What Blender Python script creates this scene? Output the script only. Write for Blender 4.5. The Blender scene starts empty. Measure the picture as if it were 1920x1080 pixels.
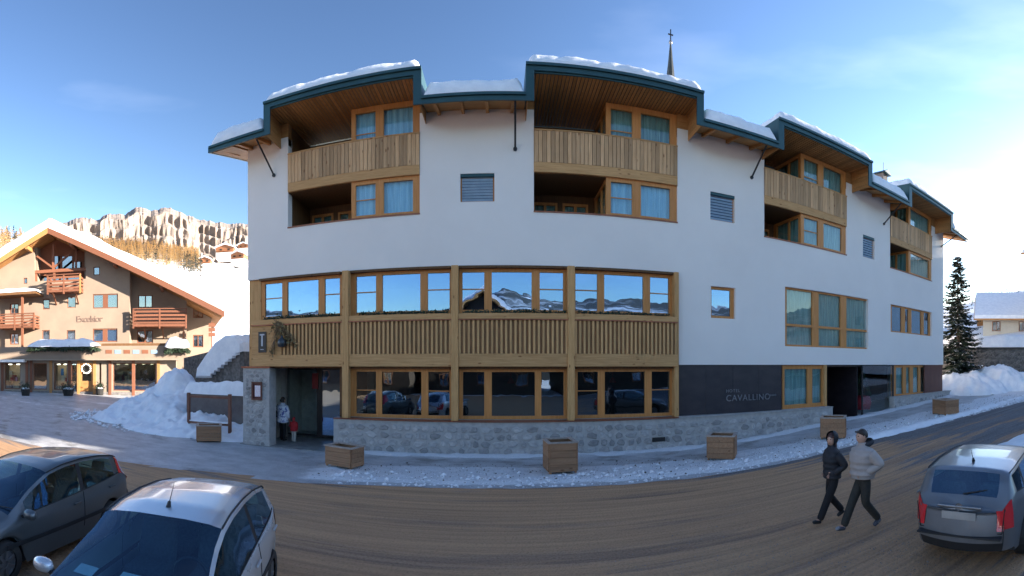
import bpy, math, random
from mathutils import Vector, Matrix, noise
R = math.radians
rnd = random.Random(7)
SC = bpy.context.scene
COL = SC.collection

# ------------------------------------------------------------------ camera
CAMZ = 3.1
FOC = 850.0                      # photograph pixels per radian of its cylindrical panorama
cd = bpy.data.cameras.new('camera'); cd.type = 'PANO'
cd.panorama_type = 'CENTRAL_CYLINDRICAL'
cd.central_cylindrical_range_u_min = -960/FOC; cd.central_cylindrical_range_u_max = 960/FOC
cd.central_cylindrical_range_v_min = -396/FOC; cd.central_cylindrical_range_v_max = 684/FOC
cd.clip_start = .05; cd.clip_end = 30000
cam = bpy.data.objects.new('camera', cd); COL.objects.link(cam); SC.camera = cam
cam.location = (0, 0, CAMZ); cam.rotation_euler = (R(90), 0, -20/FOC)
SC.render.engine = 'CYCLES'
SC.cycles.use_denoising = True
SC.cycles.max_bounces = 7; SC.cycles.diffuse_bounces = 3; SC.cycles.glossy_bounces = 4
SC.cycles.transparent_max_bounces = 12; SC.cycles.caustics_reflective = False; SC.cycles.caustics_refractive = False

# ------------------------------------------------------------------ light
SUN_AZ, SUN_EL = 81.5, 15.0      # azimuth clockwise from +Y
w = bpy.data.worlds.new('World'); SC.world = w; w.use_nodes = True
nt = w.node_tree; bg = nt.nodes['Background']
sky = nt.nodes.new('ShaderNodeTexSky'); sky.sky_type = 'NISHITA'; sky.sun_disc = False
sky.sun_elevation = R(SUN_EL); sky.sun_rotation = R(SUN_AZ); sky.altitude = 2000
sky.air_density = 1.7; sky.dust_density = 1.0; sky.ozone_density = 3.2
tc = nt.nodes.new('ShaderNodeTexCoord')
mp = nt.nodes.new('ShaderNodeMapping'); mp.inputs['Scale'].default_value = (1.2, 1.2, 5.5); mp.inputs['Rotation'].default_value = (R(14), R(-18), 0)
nz = nt.nodes.new('ShaderNodeTexNoise'); nz.inputs['Scale'].default_value = 1.5; nz.inputs['Detail'].default_value = 5; nz.inputs['Roughness'].default_value = .5
rp = nt.nodes.new('ShaderNodeValToRGB'); rp.color_ramp.elements[0].position = .52; rp.color_ramp.elements[1].position = .85
rp.color_ramp.elements[1].color = (.22, .22, .22, 1)
mx = nt.nodes.new('ShaderNodeMix'); mx.data_type = 'RGBA'
hs = nt.nodes.new('ShaderNodeHueSaturation'); hs.inputs['Saturation'].default_value = .35; hs.inputs['Value'].default_value = 1.7
nt.links.new(tc.outputs['Generated'], mp.inputs[0]); nt.links.new(mp.outputs[0], nz.inputs['Vector'])
nt.links.new(nz.outputs['Fac'], rp.inputs[0]); nt.links.new(rp.outputs[0], mx.inputs[0])
nt.links.new(sky.outputs[0], mx.inputs[6]); nt.links.new(sky.outputs[0], hs.inputs['Color']); nt.links.new(hs.outputs[0], mx.inputs[7])
hs2 = nt.nodes.new('ShaderNodeHueSaturation'); hs2.inputs['Saturation'].default_value = .95
nt.links.new(mx.outputs[2], hs2.inputs['Color']); tint = nt.nodes.new('ShaderNodeMix'); tint.data_type = 'RGBA'; tint.blend_type = 'MULTIPLY'; tint.inputs[0].default_value = 1; tint.inputs[7].default_value = (.615, .498, .465, 1)
gm_ = nt.nodes.new('ShaderNodeGamma'); gm_.inputs[1].default_value = 1.6
nt.links.new(hs2.outputs[0], gm_.inputs[0]); nt.links.new(gm_.outputs[0], tint.inputs[6]); nt.links.new(tint.outputs[2], bg.inputs[0]); bg.inputs[1].default_value = .06
sd = bpy.data.lights.new('sun', 'SUN'); sd.energy = 3.9; sd.angle = R(.5); sd.color = (1, .90, .78)
so = bpy.data.objects.new('sun', sd); COL.objects.link(so)
sdir = Vector((math.sin(R(SUN_AZ))*math.cos(R(SUN_EL)), math.cos(R(SUN_AZ))*math.cos(R(SUN_EL)), math.sin(R(SUN_EL))))
so.rotation_euler = sdir.to_track_quat('Z', 'Y').to_euler()
SC.view_settings.view_transform = 'Standard'; SC.view_settings.look = 'None'
SC.view_settings.gamma = 1; SC.view_settings.use_curve_mapping = False; SC.view_settings.exposure = 2.55

# ------------------------------------------------------------------ materials
def nodes(name):
    m = bpy.data.materials.new(name); m.use_nodes = True
    return m, m.node_tree, m.node_tree.nodes['Principled BSDF']
def mapping(t, stretch, coord='Object'):
    c = t.nodes.new('ShaderNodeTexCoord'); p = t.nodes.new('ShaderNodeMapping'); p.inputs['Scale'].default_value = stretch
    t.links.new(c.outputs[coord], p.inputs[0]); return p
def mat(name, c1, c2=None, rough=.6, scale=4, stretch=(1, 1, 1), bump=0, bscale=None, metal=0, rand=0, spec=.5, lo=.35, hi=.65, detail=6, coord='Object', coat=0, bdist=.02, sheen=0):
    m, t, b = nodes(name)
    b.inputs['Roughness'].default_value = rough; b.inputs['Metallic'].default_value = metal
    b.inputs['Specular IOR Level'].default_value = spec; b.inputs['Coat Weight'].default_value = coat
    if c2 is None: c2 = tuple(x*.8 for x in c1)
    p = mapping(t, stretch, coord)
    n = t.nodes.new('ShaderNodeTexNoise'); n.inputs['Scale'].default_value = scale; n.inputs['Detail'].default_value = detail; n.inputs['Roughness'].default_value = .6
    r = t.nodes.new('ShaderNodeValToRGB'); r.color_ramp.elements[0].position = lo; r.color_ramp.elements[1].position = hi
    r.color_ramp.elements[0].color = (*c1, 1); r.color_ramp.elements[1].color = (*c2, 1)
    t.links.new(p.outputs[0], n.inputs['Vector']); t.links.new(n.outputs['Fac'], r.inputs[0])
    out = r.outputs[0]
    if rand:
        oi = t.nodes.new('ShaderNodeObjectInfo'); mr = t.nodes.new('ShaderNodeMapRange')
        mr.inputs[3].default_value = 1-rand; mr.inputs[4].default_value = 1+rand
        h = t.nodes.new('ShaderNodeHueSaturation')
        t.links.new(oi.outputs['Random'], mr.inputs[0]); t.links.new(mr.outputs[0], h.inputs['Value']); t.links.new(out, h.inputs['Color']); out = h.outputs[0]
        ad = t.nodes.new('ShaderNodeVectorMath'); ad.operation = 'ADD'; mu = t.nodes.new('ShaderNodeMath'); mu.operation = 'MULTIPLY'; mu.inputs[1].default_value = 57
        cb = t.nodes.new('ShaderNodeCombineXYZ'); t.links.new(oi.outputs['Random'], mu.inputs[0])
        for i in range(3): t.links.new(mu.outputs[0], cb.inputs[i])
        t.links.new(p.outputs[0], ad.inputs[0]); t.links.new(cb.outputs[0], ad.inputs[1]); t.links.new(ad.outputs[0], n.inputs['Vector'])
    t.links.new(out, b.inputs['Base Color'])
    if bump:
        n2 = t.nodes.new('ShaderNodeTexNoise'); n2.inputs['Scale'].default_value = bscale or scale*3; n2.inputs['Detail'].default_value = 6
        bp = t.nodes.new('ShaderNodeBump'); bp.inputs['Strength'].default_value = bump; bp.inputs['Distance'].default_value = bdist
        t.links.new(p.outputs[0], n2.inputs['Vector']); t.links.new(n2.outputs['Fac'], bp.inputs['Height']); t.links.new(bp.outputs[0], b.inputs['Normal'])
    return m
def glass_mat(name, tint, refl, rough=.0, gc=(.95, .97, 1)):
    m = bpy.data.materials.new(name); m.use_nodes = True; t = m.node_tree; t.nodes.clear()
    o = t.nodes.new('ShaderNodeOutputMaterial'); mxs = t.nodes.new('ShaderNodeMixShader')
    g = t.nodes.new('ShaderNodeBsdfGlossy'); g.inputs['Roughness'].default_value = rough; g.inputs['Color'].default_value = (*gc, 1)
    tr = t.nodes.new('ShaderNodeBsdfTransparent'); tr.inputs['Color'].default_value = (*tint, 1)
    lw = t.nodes.new('ShaderNodeLayerWeight'); lw.inputs['Blend'].default_value = .5
    fr = t.nodes.new('ShaderNodeMath'); fr.operation = 'POWER'; fr.inputs[1].default_value = 4.5; t.links.new(lw.outputs['Facing'], fr.inputs[0])
    ma = t.nodes.new('ShaderNodeMath'); ma.operation = 'ADD'; ma.inputs[1].default_value = refl; ma.use_clamp = True
    t.links.new(fr.outputs[0], ma.inputs[0]); t.links.new(ma.outputs[0], mxs.inputs[0]); t.links.new(tr.outputs[0], mxs.inputs[1]); t.links.new(g.outputs[0], mxs.inputs[2])
    # a slight waviness, so reflections break up as in real panes
    c = t.nodes.new('ShaderNodeTexCoord'); n = t.nodes.new('ShaderNodeTexNoise'); n.inputs['Scale'].default_value = 1.3
    bp = t.nodes.new('ShaderNodeBump'); bp.inputs['Strength'].default_value = .06; bp.inputs['Distance'].default_value = .05
    t.links.new(c.outputs['Object'], n.inputs['Vector']); t.links.new(n.outputs['Fac'], bp.inputs['Height']); t.links.new(bp.outputs[0], g.inputs['Normal'])
    t.links.new(mxs.outputs[0], o.inputs[0]); return m
def emit_mat(name, col, s):
    m, t, b = nodes(name); b.inputs['Base Color'].default_value = (*col, 1); b.inputs['Emission Color'].default_value = (*col, 1); b.inputs['Emission Strength'].default_value = s; return m
def wood(name, c1, c2, vertical=True, rand=.14, rough=.62, knots=True, gs=1.0):
    """boards: long grain stretched along one axis, darker knots, colour changing from board to board"""
    m, t, b = nodes(name); b.inputs['Roughness'].default_value = rough; b.inputs['Specular IOR Level'].default_value = .3
    st = (9*gs, 9*gs, .7*gs) if vertical else (.7*gs, 9*gs, 9*gs)
    p = mapping(t, st); oi = t.nodes.new('ShaderNodeObjectInfo')
    mu = t.nodes.new('ShaderNodeMath'); mu.operation = 'MULTIPLY'; mu.inputs[1].default_value = 91
    ad = t.nodes.new('ShaderNodeVectorMath'); ad.operation = 'ADD'
    t.links.new(oi.outputs['Random'], mu.inputs[0]); t.links.new(p.outputs[0], ad.inputs[0]); t.links.new(mu.outputs[0], ad.inputs[1])
    n = t.nodes.new('ShaderNodeTexNoise'); n.inputs['Scale'].default_value = 2.2; n.inputs['Detail'].default_value = 6; n.inputs['Roughness'].default_value = .65
    t.links.new(ad.outputs[0], n.inputs['Vector'])
    r = t.nodes.new('ShaderNodeValToRGB'); r.color_ramp.elements[0].position = .3; r.color_ramp.elements[1].position = .7
    r.color_ramp.elements[0].color = (*c2, 1); r.color_ramp.elements[1].color = (*c1, 1); t.links.new(n.outputs['Fac'], r.inputs[0]); out = r.outputs[0]
    if knots:
        pk = mapping(t, (5, 5, 2.2) if vertical else (2.2, 5, 5)); ak = t.nodes.new('ShaderNodeVectorMath'); ak.operation = 'ADD'
        t.links.new(pk.outputs[0], ak.inputs[0]); t.links.new(mu.outputs[0], ak.inputs[1])
        v = t.nodes.new('ShaderNodeTexVoronoi'); v.inputs['Scale'].default_value = 1.0; t.links.new(ak.outputs[0], v.inputs['Vector'])
        rk = t.nodes.new('ShaderNodeValToRGB'); rk.color_ramp.elements[0].position = .07; rk.color_ramp.elements[1].position = .17
        rk.color_ramp.elements[0].color = (.42, .30, .22, 1); rk.color_ramp.elements[1].color = (1, 1, 1, 1); t.links.new(v.outputs['Distance'], rk.inputs[0])
        mk = t.nodes.new('ShaderNodeMix'); mk.data_type = 'RGBA'; mk.blend_type = 'MULTIPLY'; mk.inputs[0].default_value = .9
        t.links.new(out, mk.inputs[6]); t.links.new(rk.outputs[0], mk.inputs[7]); out = mk.outputs[2]
    h = t.nodes.new('ShaderNodeHueSaturation'); mr = t.nodes.new('ShaderNodeMapRange'); mr.inputs[3].default_value = 1-rand; mr.inputs[4].default_value = 1+rand
    t.links.new(oi.outputs['Random'], mr.inputs[0]); t.links.new(mr.outputs[0], h.inputs['Value']); t.links.new(out, h.inputs['Color']); t.links.new(h.outputs[0], b.inputs['Base Color'])
    bp = t.nodes.new('ShaderNodeBump'); bp.inputs['Strength'].default_value = .25; bp.inputs['Distance'].default_value = .01
    t.links.new(n.outputs['Fac'], bp.inputs['Height']); t.links.new(bp.outputs[0], b.inputs['Normal']); return m

PLASTER = mat('white_plaster', (.87, .82, .77), (.80, .75, .705), rough=.85, scale=.35, bump=.25, bscale=60, spec=.2, lo=.3, hi=.75)
BOARD = wood('larch_board', (.66, .42, .23), (.47, .27, .13), True, .28)
BOARDH = wood('larch_beam', (.62, .36, .155), (.45, .235, .09), False, .08)
POST = wood('larch_post', (.64, .37, .155), (.47, .245, .09), True, .06)
SLAT = wood('larch_slat', (.66, .39, .17), (.50, .27, .11), True, .12, knots=False)
BACKB = wood('backing_board', (.40, .23, .11), (.28, .15, .065), True, .06, knots=False)
FRAME = wood('window_frame_wood', (.64, .29, .095), (.50, .20, .055), True, .05, knots=False, rough=.45)
SOFF = wood('soffit_wood', (.48, .25, .095), (.34, .155, .05), False, .13, knots=False)
SOFFY = wood('soffit_board_wood', (.50, .245, .085), (.36, .155, .047), True, .22, knots=False)
DARKW = wood('dark_wood', (.17, .085, .035), (.10, .048, .02), True, .1)  # dark brown timber for linings, doors, header strips and troughs
TEAL = mat('teal_sheet_metal', (.032, .088, .098), (.024, .070, .080), rough=.42, metal=.35, scale=1.5, stretch=(1, 1, .4))
COPPER = mat('copper_sheet', (.34, .13, .075), (.24, .085, .05), rough=.4, metal=.6, scale=3)
BLACK = mat('black_metal', (.02, .02, .022), rough=.4)
SLATE = mat('dark_slate_panel', (.042, .034, .040), (.022, .019, .026), rough=.38, scale=1.6, stretch=(1, 1, 2), bump=.1)
RUST = mat('rusty_brown_panel', (.16, .055, .035), (.10, .035, .025), rough=.5, scale=2, stretch=(6, 1, .6))
SNOW = mat('snow', (.86, .87, .89), (.74, .76, .80), rough=.75, scale=2.5, bump=.6, bscale=9, bdist=.03, spec=.3)
STONE = mat('rubble_stone', (.46, .44, .42), (.24, .235, .235), rough=.85, scale=2.4, rand=.32, bump=.6, bscale=14, lo=.3, hi=.75, spec=.25)
MORTAR = mat('lime_mortar', (.46, .44, .42), (.36, .345, .33), rough=.9, scale=5, bump=.5, bscale=40, spec=.2)
DSTONE = mat('dark_stone', (.19, .175, .165), (.09, .085, .08), rough=.9, scale=5, bump=.6, bscale=14, rand=.3, spec=.2)
CURT = mat('teal_curtain', (.28, .44, .42), (.13, .25, .25), rough=.9, scale=3, stretch=(8, 8, .3))
CURTB = mat('pale_blue_curtain', (.40, .68, .85), (.22, .46, .66), rough=.9, scale=3, stretch=(8, 8, .3))
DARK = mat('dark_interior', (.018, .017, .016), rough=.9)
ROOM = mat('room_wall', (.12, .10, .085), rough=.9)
GLASS = glass_mat('window_glass', (.55, .68, .68), .52, gc=(.36, .58, .95))
GLASSL = glass_mat('restaurant_glass', (.6, .7, .7), .22, gc=(.62, .78, 1.0))
GLASSB = glass_mat('balcony_door_glass', (.92, .97, .97), .06)
GLASSH = glass_mat('house_window_glass', (.5, .6, .65), .35)
GLASSC = glass_mat('car_glass', (.42, .66, .74), .15, gc=(.46, .64, .84))
BLIND = mat('aluminium_blind', (.30, .42, .55), (.24, .36, .48), rough=.4, metal=.3)
LETTER = mat('steel_lettering', (.24, .24, .26), rough=.35, metal=.3)

# ------------------------------------------------------------------ objects
WM = {}
def inv(o): return WM[o.name].inverted() if o is not None else Matrix()
def finish(o, name, parent, mats=None, label=None, cat=None, group=None, kind=None):
    COL.objects.link(o)
    if label: o['label'] = label
    if cat: o['category'] = cat
    if group: o['group'] = group
    if kind: o['kind'] = kind
    if parent is not None:
        o.parent = parent; o.matrix_parent_inverse = inv(parent)
    WM[o.name] = o.matrix_basis.copy()
    return o
def thing(name, label, cat, loc=(0, 0, 0), rotz=0, group=None, kind=None):
    o = bpy.data.objects.new(name, None); o.location = loc; o.rotation_euler = (0, 0, rotz)
    o.empty_display_size = .3
    o.matrix_basis = Matrix.Translation(loc) @ Matrix.Rotation(rotz, 4, 'Z')
    return finish(o, name, None, None, label, cat, group, kind)
def I(a, b, c): return (a, b, c)
class Geo:
    def __init__(s, P=I): s.v = []; s.f = []; s.m = []; s.P = P
    def quad(s, pts, mi=0):
        i = len(s.v); s.v += [tuple(p) for p in pts]; s.f.append(tuple(range(i, i+len(pts)))); s.m.append(mi); return s
    def add(s, vs, fs, mi=0):
        i = len(s.v); s.v += [tuple(p) for p in vs]; s.f += [tuple(i+k for k in f) for f in fs]; s.m += [mi]*len(fs); return s
    def box(s, a0, a1, b0, b1, c0, c1, seg=1, mi=0, P=None):
        P = P or s.P
        vs = []; fs = []
        for k in range(seg+1):
            a = a0+(a1-a0)*k/seg
            vs += [P(a, b0, c0), P(a, b1, c0), P(a, b1, c1), P(a, b0, c1)]
        for k in range(seg):
            i = k*4; j = i+4
            fs += [(i, i+1, j+1, j), (i+1, i+2, j+2, j+1), (i+2, i+3, j+3, j+2), (i+3, i, j, j+3)]
        fs += [(0, 3, 2, 1), (seg*4, seg*4+1, seg*4+2, seg*4+3)]
        return s.add(vs, fs, mi)
    def tube(s, p0, p1, r0, r1=None, n=8, mi=0, caps=True):
        r1 = r0 if r1 is None else r1
        p0 = Vector(p0); p1 = Vector(p1); d = (p1-p0)
        if d.length < 1e-6: return s
        d.normalize(); x = d.orthogonal().normalized(); y = d.cross(x)
        vs = []
        for p, r in ((p0, r0), (p1, r1)):
            for k in range(n):
                a = 2*math.pi*k/n; vs.append(p+(x*math.cos(a)+y*math.sin(a))*r)
        fs = [(k, (k+1) % n, n+(k+1) % n, n+k) for k in range(n)]
        if caps: fs += [tuple(range(n))[::-1], tuple(range(n, 2*n))]
        return s.add(vs, fs, mi)
    def beam(s, p0, p1, w_, h_, mi=0, up=(0, 0, 1)):
        p0 = Vector(p0); p1 = Vector(p1); d = (p1-p0).normalized(); u = Vector(up)
        x = d.cross(u).normalized()*w_/2; y = x.cross(d).normalized()*h_/2
        vs = [p+a*x+b*y for p in (p0, p1) for a, b in ((-1, -1), (1, -1), (1, 1), (-1, 1))]
        return s.add(vs, [(0, 1, 5, 4), (1, 2, 6, 5), (2, 3, 7, 6), (3, 0, 4, 7), (0, 3, 2, 1), (4, 5, 6, 7)], mi)
    def lathe(s, prof, n=16, c=(0, 0, 0), mi=0, axis='z'):
        vs = []; fs = []
        for r, z in prof:
            for k in range(n):
                a = 2*math.pi*k/n
                p = (r*math.cos(a), r*math.sin(a), z)
                if axis == 'y': p = (p[0], p[2], p[1])
                if axis == 'x': p = (p[2], p[0], p[1])
                vs.append((p[0]+c[0], p[1]+c[1], p[2]+c[2]))
        for i in range(len(prof)-1):
            for k in range(n):
                fs.append((i*n+k, i*n+(k+1) % n, (i+1)*n+(k+1) % n, (i+1)*n+k))
        return s.add(vs, fs, mi)
    def grid(s, fn, nu, nv, mi=0, wrap=False):
        i = [fn(a/nu, b/nv) for a in range(nu+1) for b in range(nv+1)]
        fs = [(a*(nv+1)+b, (a+1)*(nv+1)+b, (a+1)*(nv+1)+b+1, a*(nv+1)+b+1) for a in range(nu) for b in range(nv)]
        return s.add(i, fs, mi)
    def prism(s, poly, h0, h1, P=None, mi=0):
        """poly in the (a,c) plane, extruded along b"""
        P = P or s.P; n = len(poly)
        vs = [P(a, h0, c) for a, c in poly]+[P(a, h1, c) for a, c in poly]
        return s.add(vs, [tuple(range(n))[::-1], tuple(range(n, 2*n))]+[(k, (k+1) % n, n+(k+1) % n, n+k) for k in range(n)], mi)
    def plate(s, a0, a1, c0, c1, b0, b1, holes=(), P=None, seg=1.0, mi=0, top=None):
        P = P or s.P
        A = {a0, a1}; C = {c0, c1}
        for h in holes:
            A |= {min(max(h[0], a0), a1), min(max(h[1], a0), a1)}; C |= {min(max(h[2], c0), c1), min(max(h[3], c0), c1)}
        A = sorted(A); B = []
        for x, y in zip(A, A[1:]):
            k = max(1, int(math.ceil((y-x)/seg)))
            B += [x+(y-x)*i/k for i in range(k)]
        A = B+[A[-1]]; C = sorted(C)
        solid = lambda i, j: 0 <= i < len(A)-1 and 0 <= j < len(C)-1 and not any(h[0]-1e-6 <= A[i] and A[i+1] <= h[1]+1e-6 and h[2]-1e-6 <= C[j] and C[j+1] <= h[3]+1e-6 for h in holes)
        Q = (lambda a, b, c: P(a, b, min(c, top(a)))) if top else P
        for i in range(len(A)-1):
            for j in range(len(C)-1):
                if not solid(i, j): continue
                x0, x1, z0, z1 = A[i], A[i+1], C[j], C[j+1]
                if top and z0 >= max(top(x0), top(x1)): continue
                s.quad([Q(x0, b1, z0), Q(x1, b1, z0), Q(x1, b1, z1), Q(x0, b1, z1)], mi)
                s.quad([Q(x1, b0, z0), Q(x0, b0, z0), Q(x0, b0, z1), Q(x1, b0, z1)], mi)
                if not solid(i-1, j): s.quad([Q(x0, b0, z0), Q(x0, b1, z0), Q(x0, b1, z1), Q(x0, b0, z1)], mi)
                if not solid(i+1, j): s.quad([Q(x1, b1, z0), Q(x1, b0, z0), Q(x1, b0, z1), Q(x1, b1, z1)], mi)
                if not solid(i, j-1): s.quad([Q(x0, b0, z0), Q(x1, b0, z0), Q(x1, b1, z0), Q(x0, b1, z0)], mi)
                if not solid(i, j+1): s.quad([Q(x0, b1, z1), Q(x1, b1, z1), Q(x1, b0, z1), Q(x0, b0, z1)], mi)
        return s
    def mesh(s, name, mats, smooth=False):
        me = bpy.data.meshes.new(name); me.from_pydata(s.v, [], s.f)
        for x in (mats if isinstance(mats, (list, tuple)) else [mats]): me.materials.append(x)
        me.polygons.foreach_set('material_index', s.m)
        if smooth: me.polygons.foreach_set('use_smooth', [True]*len(s.f))
        me.update(); return me
    def build(s, name, mats, parent=None, smooth=False, bevel=0, weld=False, **kw):
        me = s.mesh(name, mats, smooth)
        o = bpy.data.objects.new(name, me); finish(o, name, parent, **kw)
        if parent is not None: o.matrix_parent_inverse = inv(parent)
        if weld:
            md = o.modifiers.new('weld', 'WELD'); md.merge_threshold = .0005
        if bevel:
            md = o.modifiers.new('bevel', 'BEVEL'); md.width = bevel; md.segments = 2; md.limit_method = 'ANGLE'
        return o
    def local(s, name, mats, parent, smooth=False, bevel=0, weld=False, sub=0, **kw):
        """vertices given in the parent's own frame"""
        o = s.build(name, mats, parent, smooth, bevel, weld, **kw); o.matrix_parent_inverse = Matrix(); WM[o.name] = WM[parent.name].copy()
        if sub:
            md = o.modifiers.new('sub', 'SUBSURF'); md.levels = sub; md.render_levels = sub
        return o
def place(me, name, parent, M, **kw):
    o = bpy.data.objects.new(name, me); o.matrix_basis = M
    return finish(o, name, parent, **kw)
def copy_tree(o, parent=None, **kw):
    c = o.copy(); COL.objects.link(c)
    if parent is not None: c.parent = parent
    for k, v in kw.items(): c[k] = v
    for ch in list(o.children): copy_tree(ch, c)
    return c

# ------------------------------------------------------------------ survey helpers (measured plan of the place)
X0 = 940.0
def az(px): return (px-X0)/FOC
def G(x, y):
    """height of the street"""
    z = 0.0
    if x > 4: z += .047*(x-4)*min(1, (x-4)/8)
    if x > 60: z -= .047*(x-60)
    if x < -14: z += .02*(-14-x)
    if x < -60: z -= .02*(-60-x)
    return z
def ground_at(px, py, off=0):
    t = az(px); rel = py-684; z = 0
    for _ in range(30):
        d = (CAMZ-z)*FOC/rel; z = G(d*math.sin(t), d*math.cos(t))+off
    return Vector((d*math.sin(t), d*math.cos(t), z-off))
FD = 15.1
def fy(u): return FD+(.005*(u-8)**2 if u > 8 else 0)
def fn(u):
    k = .01*(u-8) if u > 8 else 0
    l = math.hypot(k, 1); return (k/l, -1/l)
def FP(u, off, z):
    n = fn(u); return (u+n[0]*off, fy(u)+n[1]*off, z)
def U(px, off=0):
    t = math.tan(az(px)); lo, hi = -30, 40
    for _ in range(50):
        m_ = (lo+hi)/2; p = FP(m_, off, 0)
        if p[0]/p[1] < t: lo = m_
        else: hi = m_
    return (lo+hi)/2
def Z(px, py, off=0):
    p = FP(U(px, off), off, 0); return CAMZ+(684-py)/FOC*math.hypot(p[0], p[1])
def FM(u, off, z):
    """matrix of a piece standing on the facade, local -y facing out"""
    n = fn(u); a = math.atan2(n[0], -n[1])
    return Matrix.Translation(FP(u, off, z)) @ Matrix.Rotation(a, 4, 'Z')
def smooth(a, b, x):
    t = min(1, max(0, (x-a)/(b-a))); return t*t*(3-2*t)
def nz3(x, y, z=0, s=1): return noise.noise(Vector((x*s, y*s, z)))
# ------------------------------------------------------------------ the hotel
hotel = thing('hotel_building', 'long white plastered hotel with larch balconies and stepped snow covered roofs', 'hotel', (6, 15.1, 0))
UL, UR = -9.45, 24.2
ZT = 11.62                       # top of the wall under the low eaves
ZW = 3.1                         # foot of the plaster on the right
def win(parent, P, a0, a1, c0, c1, lights, b=0.0, th=.09, curtain=None, bars=(), fm=None, gm=None, seg=3.0, cb=-.11, sub=True, sill=None, name='window', edge=.02):
    """a window: wooden frame with lights; glazing bars, panes and curtains are its pieces"""
    fm = fm or FRAME; gm = gm or GLASS
    g = Geo(P); holes = [(l[0], l[1], l[2], l[3]) for l in lights]
    g.plate(a0, a1, c0, c1, b-th, b, holes, seg=seg)
    f = g.build(name, fm, parent)
    for l in lights:
        p = Geo(P); p.box(l[0]-.01, l[1]+.01, b-th*.6, b-th*.6+.012, l[2]-.01, l[3]+.01, seg=max(1, int((l[1]-l[0])/seg))); p.build('pane', gm, f)
    for (x0, x1, z) in bars:
        Geo(P).box(x0, x1, b-th*.6+.014, b-.012, z-.016, z+.016).build('glazing_bar', fm, f)
    if sill: Geo(P).box(a0-.02, a1+.02, b-.02, b+.07, c0-.05, c0-.005, seg=4).build('sill', sill, f)
    if curtain:
        cg = Geo(P); n = max(6, int((a1-a0)/.05))
        cg.grid(lambda s_, t_: P(a0+.02+(a1-a0-.04)*s_, b+cb-.03+.03*math.sin(s_*(a1-a0)*26+2*math.sin(s_*7)), c0+.02+(c1-c0-.04)*t_), n, 1)
        cg.build('curtain', curtain, f, smooth=True)
    return f

# loggias: (left, right) edges and the left edge of their glazed bay, in pixels of the photograph
LOG = [(540, 787, 658), (1001, 1270, 1137), (1433, 1587, 1503), (1669, 1747, 1705)]
LOG = [tuple(U(p) for p in l) for l in LOG]
ZL0, ZL1, ZB1, ZR1, ZS = 8.24, 9.54, 9.87, 10.97, 12.14     # opening foot, beam foot, beam head, rail, dormer soffit
smallw = [(863, 927, 325, 378), (1332, 1378, 363, 415), (1618, 1640, 443, 484), (1333, 1379, 538, 597)]
def rect(x0, x1, y0, y1, off=0):
    xm = (x0+x1)/2
    return (U(x0, off), U(x1, off), Z(xm, y1, off), Z(xm, y0, off))
SW = [rect(*s) for s in smallw]
BIG = (U(1472), U(1628), Z(1472, 649), Z(1472, 537))
R5 = (U(1670), U(1747), Z(1670, 622), Z(1670, 570))
holes = [(a, b, ZL0, 20) for a, b, _ in LOG]+SW+[BIG, R5]+[(UL-1, U(1270), 0, 6.41)]
top = lambda a: ZT
Geo(FP).plate(UL, UR, ZW, ZT, -.34, 0, holes, seg=.8).build('plaster_wall', PLASTER, hotel)
# rough body behind the front wall
DEP = -13.0
g = Geo(FP)
g.plate(UL, UR, 0, ZT, DEP-.3, DEP, seg=2)                                     # back wall
for a in (UL, UR-.34): g.plate(a, a+.34, 0, ZT, DEP, -.345, seg=1)
g.build('side_wall', PLASTER, hotel)
g = Geo(FP)
for a, b, z0, z1 in ((UL+.4, UR-.4, 3.0, 3.08), (UL+.4, UR-.4, 6.45, 6.55)): g.box(a, b, DEP, -.36, z0, z1, seg=20)
g.plate(U(645)+.2, UR-.4, 0, 6.4, -4.1, -4, seg=2); g.plate(UL+.4, U(645)+.2, 3.1, 6.4, -4.1, -4, seg=2)
g.plate(UL+.4, UR-.4, 6.6, 12.0, -2.6, -2.5, seg=2)
g.build('inner_wall', ROOM, hotel)
Geo(FP).box(U(645)+.2, UR-.4, -4, -.36, -.3, .25, seg=20).build('floor', DARK, hotel)

# small plaster windows; the ones on the upper floors have lowered blinds
for i, r_ in enumerate(SW):
    fr = .05
    if i < 3:
        f = win(hotel, FP, r_[0]+.003, r_[1]-.003, r_[2]+.003, r_[3]-.003, [(r_[0]+fr, r_[1]-fr, r_[2]+fr+.02, r_[3]-.12)], b=-.12, sill=COPPER, fm=FRAME)
        n = 9
        for k in range(n):
            z = r_[2]+.09+(r_[3]-r_[2]-.17)*k/(n-1)
            Geo(FP).quad([FP(r_[0]+.05, -.105, z-.04), FP(r_[1]-.05, -.105, z-.04), FP(r_[1]-.05, -.085, z+.035), FP(r_[0]+.05, -.085, z+.035)]).build('blind_slat', BLIND, f)
        Geo(FP).box(r_[0]+.01, r_[1]-.01, -.11, -.02, r_[3]-.1, r_[3]-.003).build('blind_box', TEAL, f)
    else:
        win(hotel, FP, r_[0]+.003, r_[1]-.003, r_[2]+.003, r_[3]-.003, [(r_[0]+.08, r_[1]-.16, r_[2]+.1, r_[3]-.1)], b=-.12, sill=COPPER)
def lights_px(xs, z0, z1, off): return [(U(a, off), U(b, off), z0, z1) for a, b in xs]
b_ = -.1
zl = BIG[2]+(BIG[3]-BIG[2])*.365
L1 = lights_px([(1475, 1523), (1535, 1576), (1587, 1625)], BIG[2]+.08, zl-.05, b_)
L2 = lights_px([(1475, 1523), (1535, 1576), (1587, 1625)], zl+.05, BIG[3]-.08, b_)
win(hotel, FP, BIG[0]+.003, BIG[1]-.003, BIG[2]+.003, BIG[3]-.003, L1+L2, b=b_, curtain=CURT, sill=COPPER, gm=GLASSB)
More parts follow.
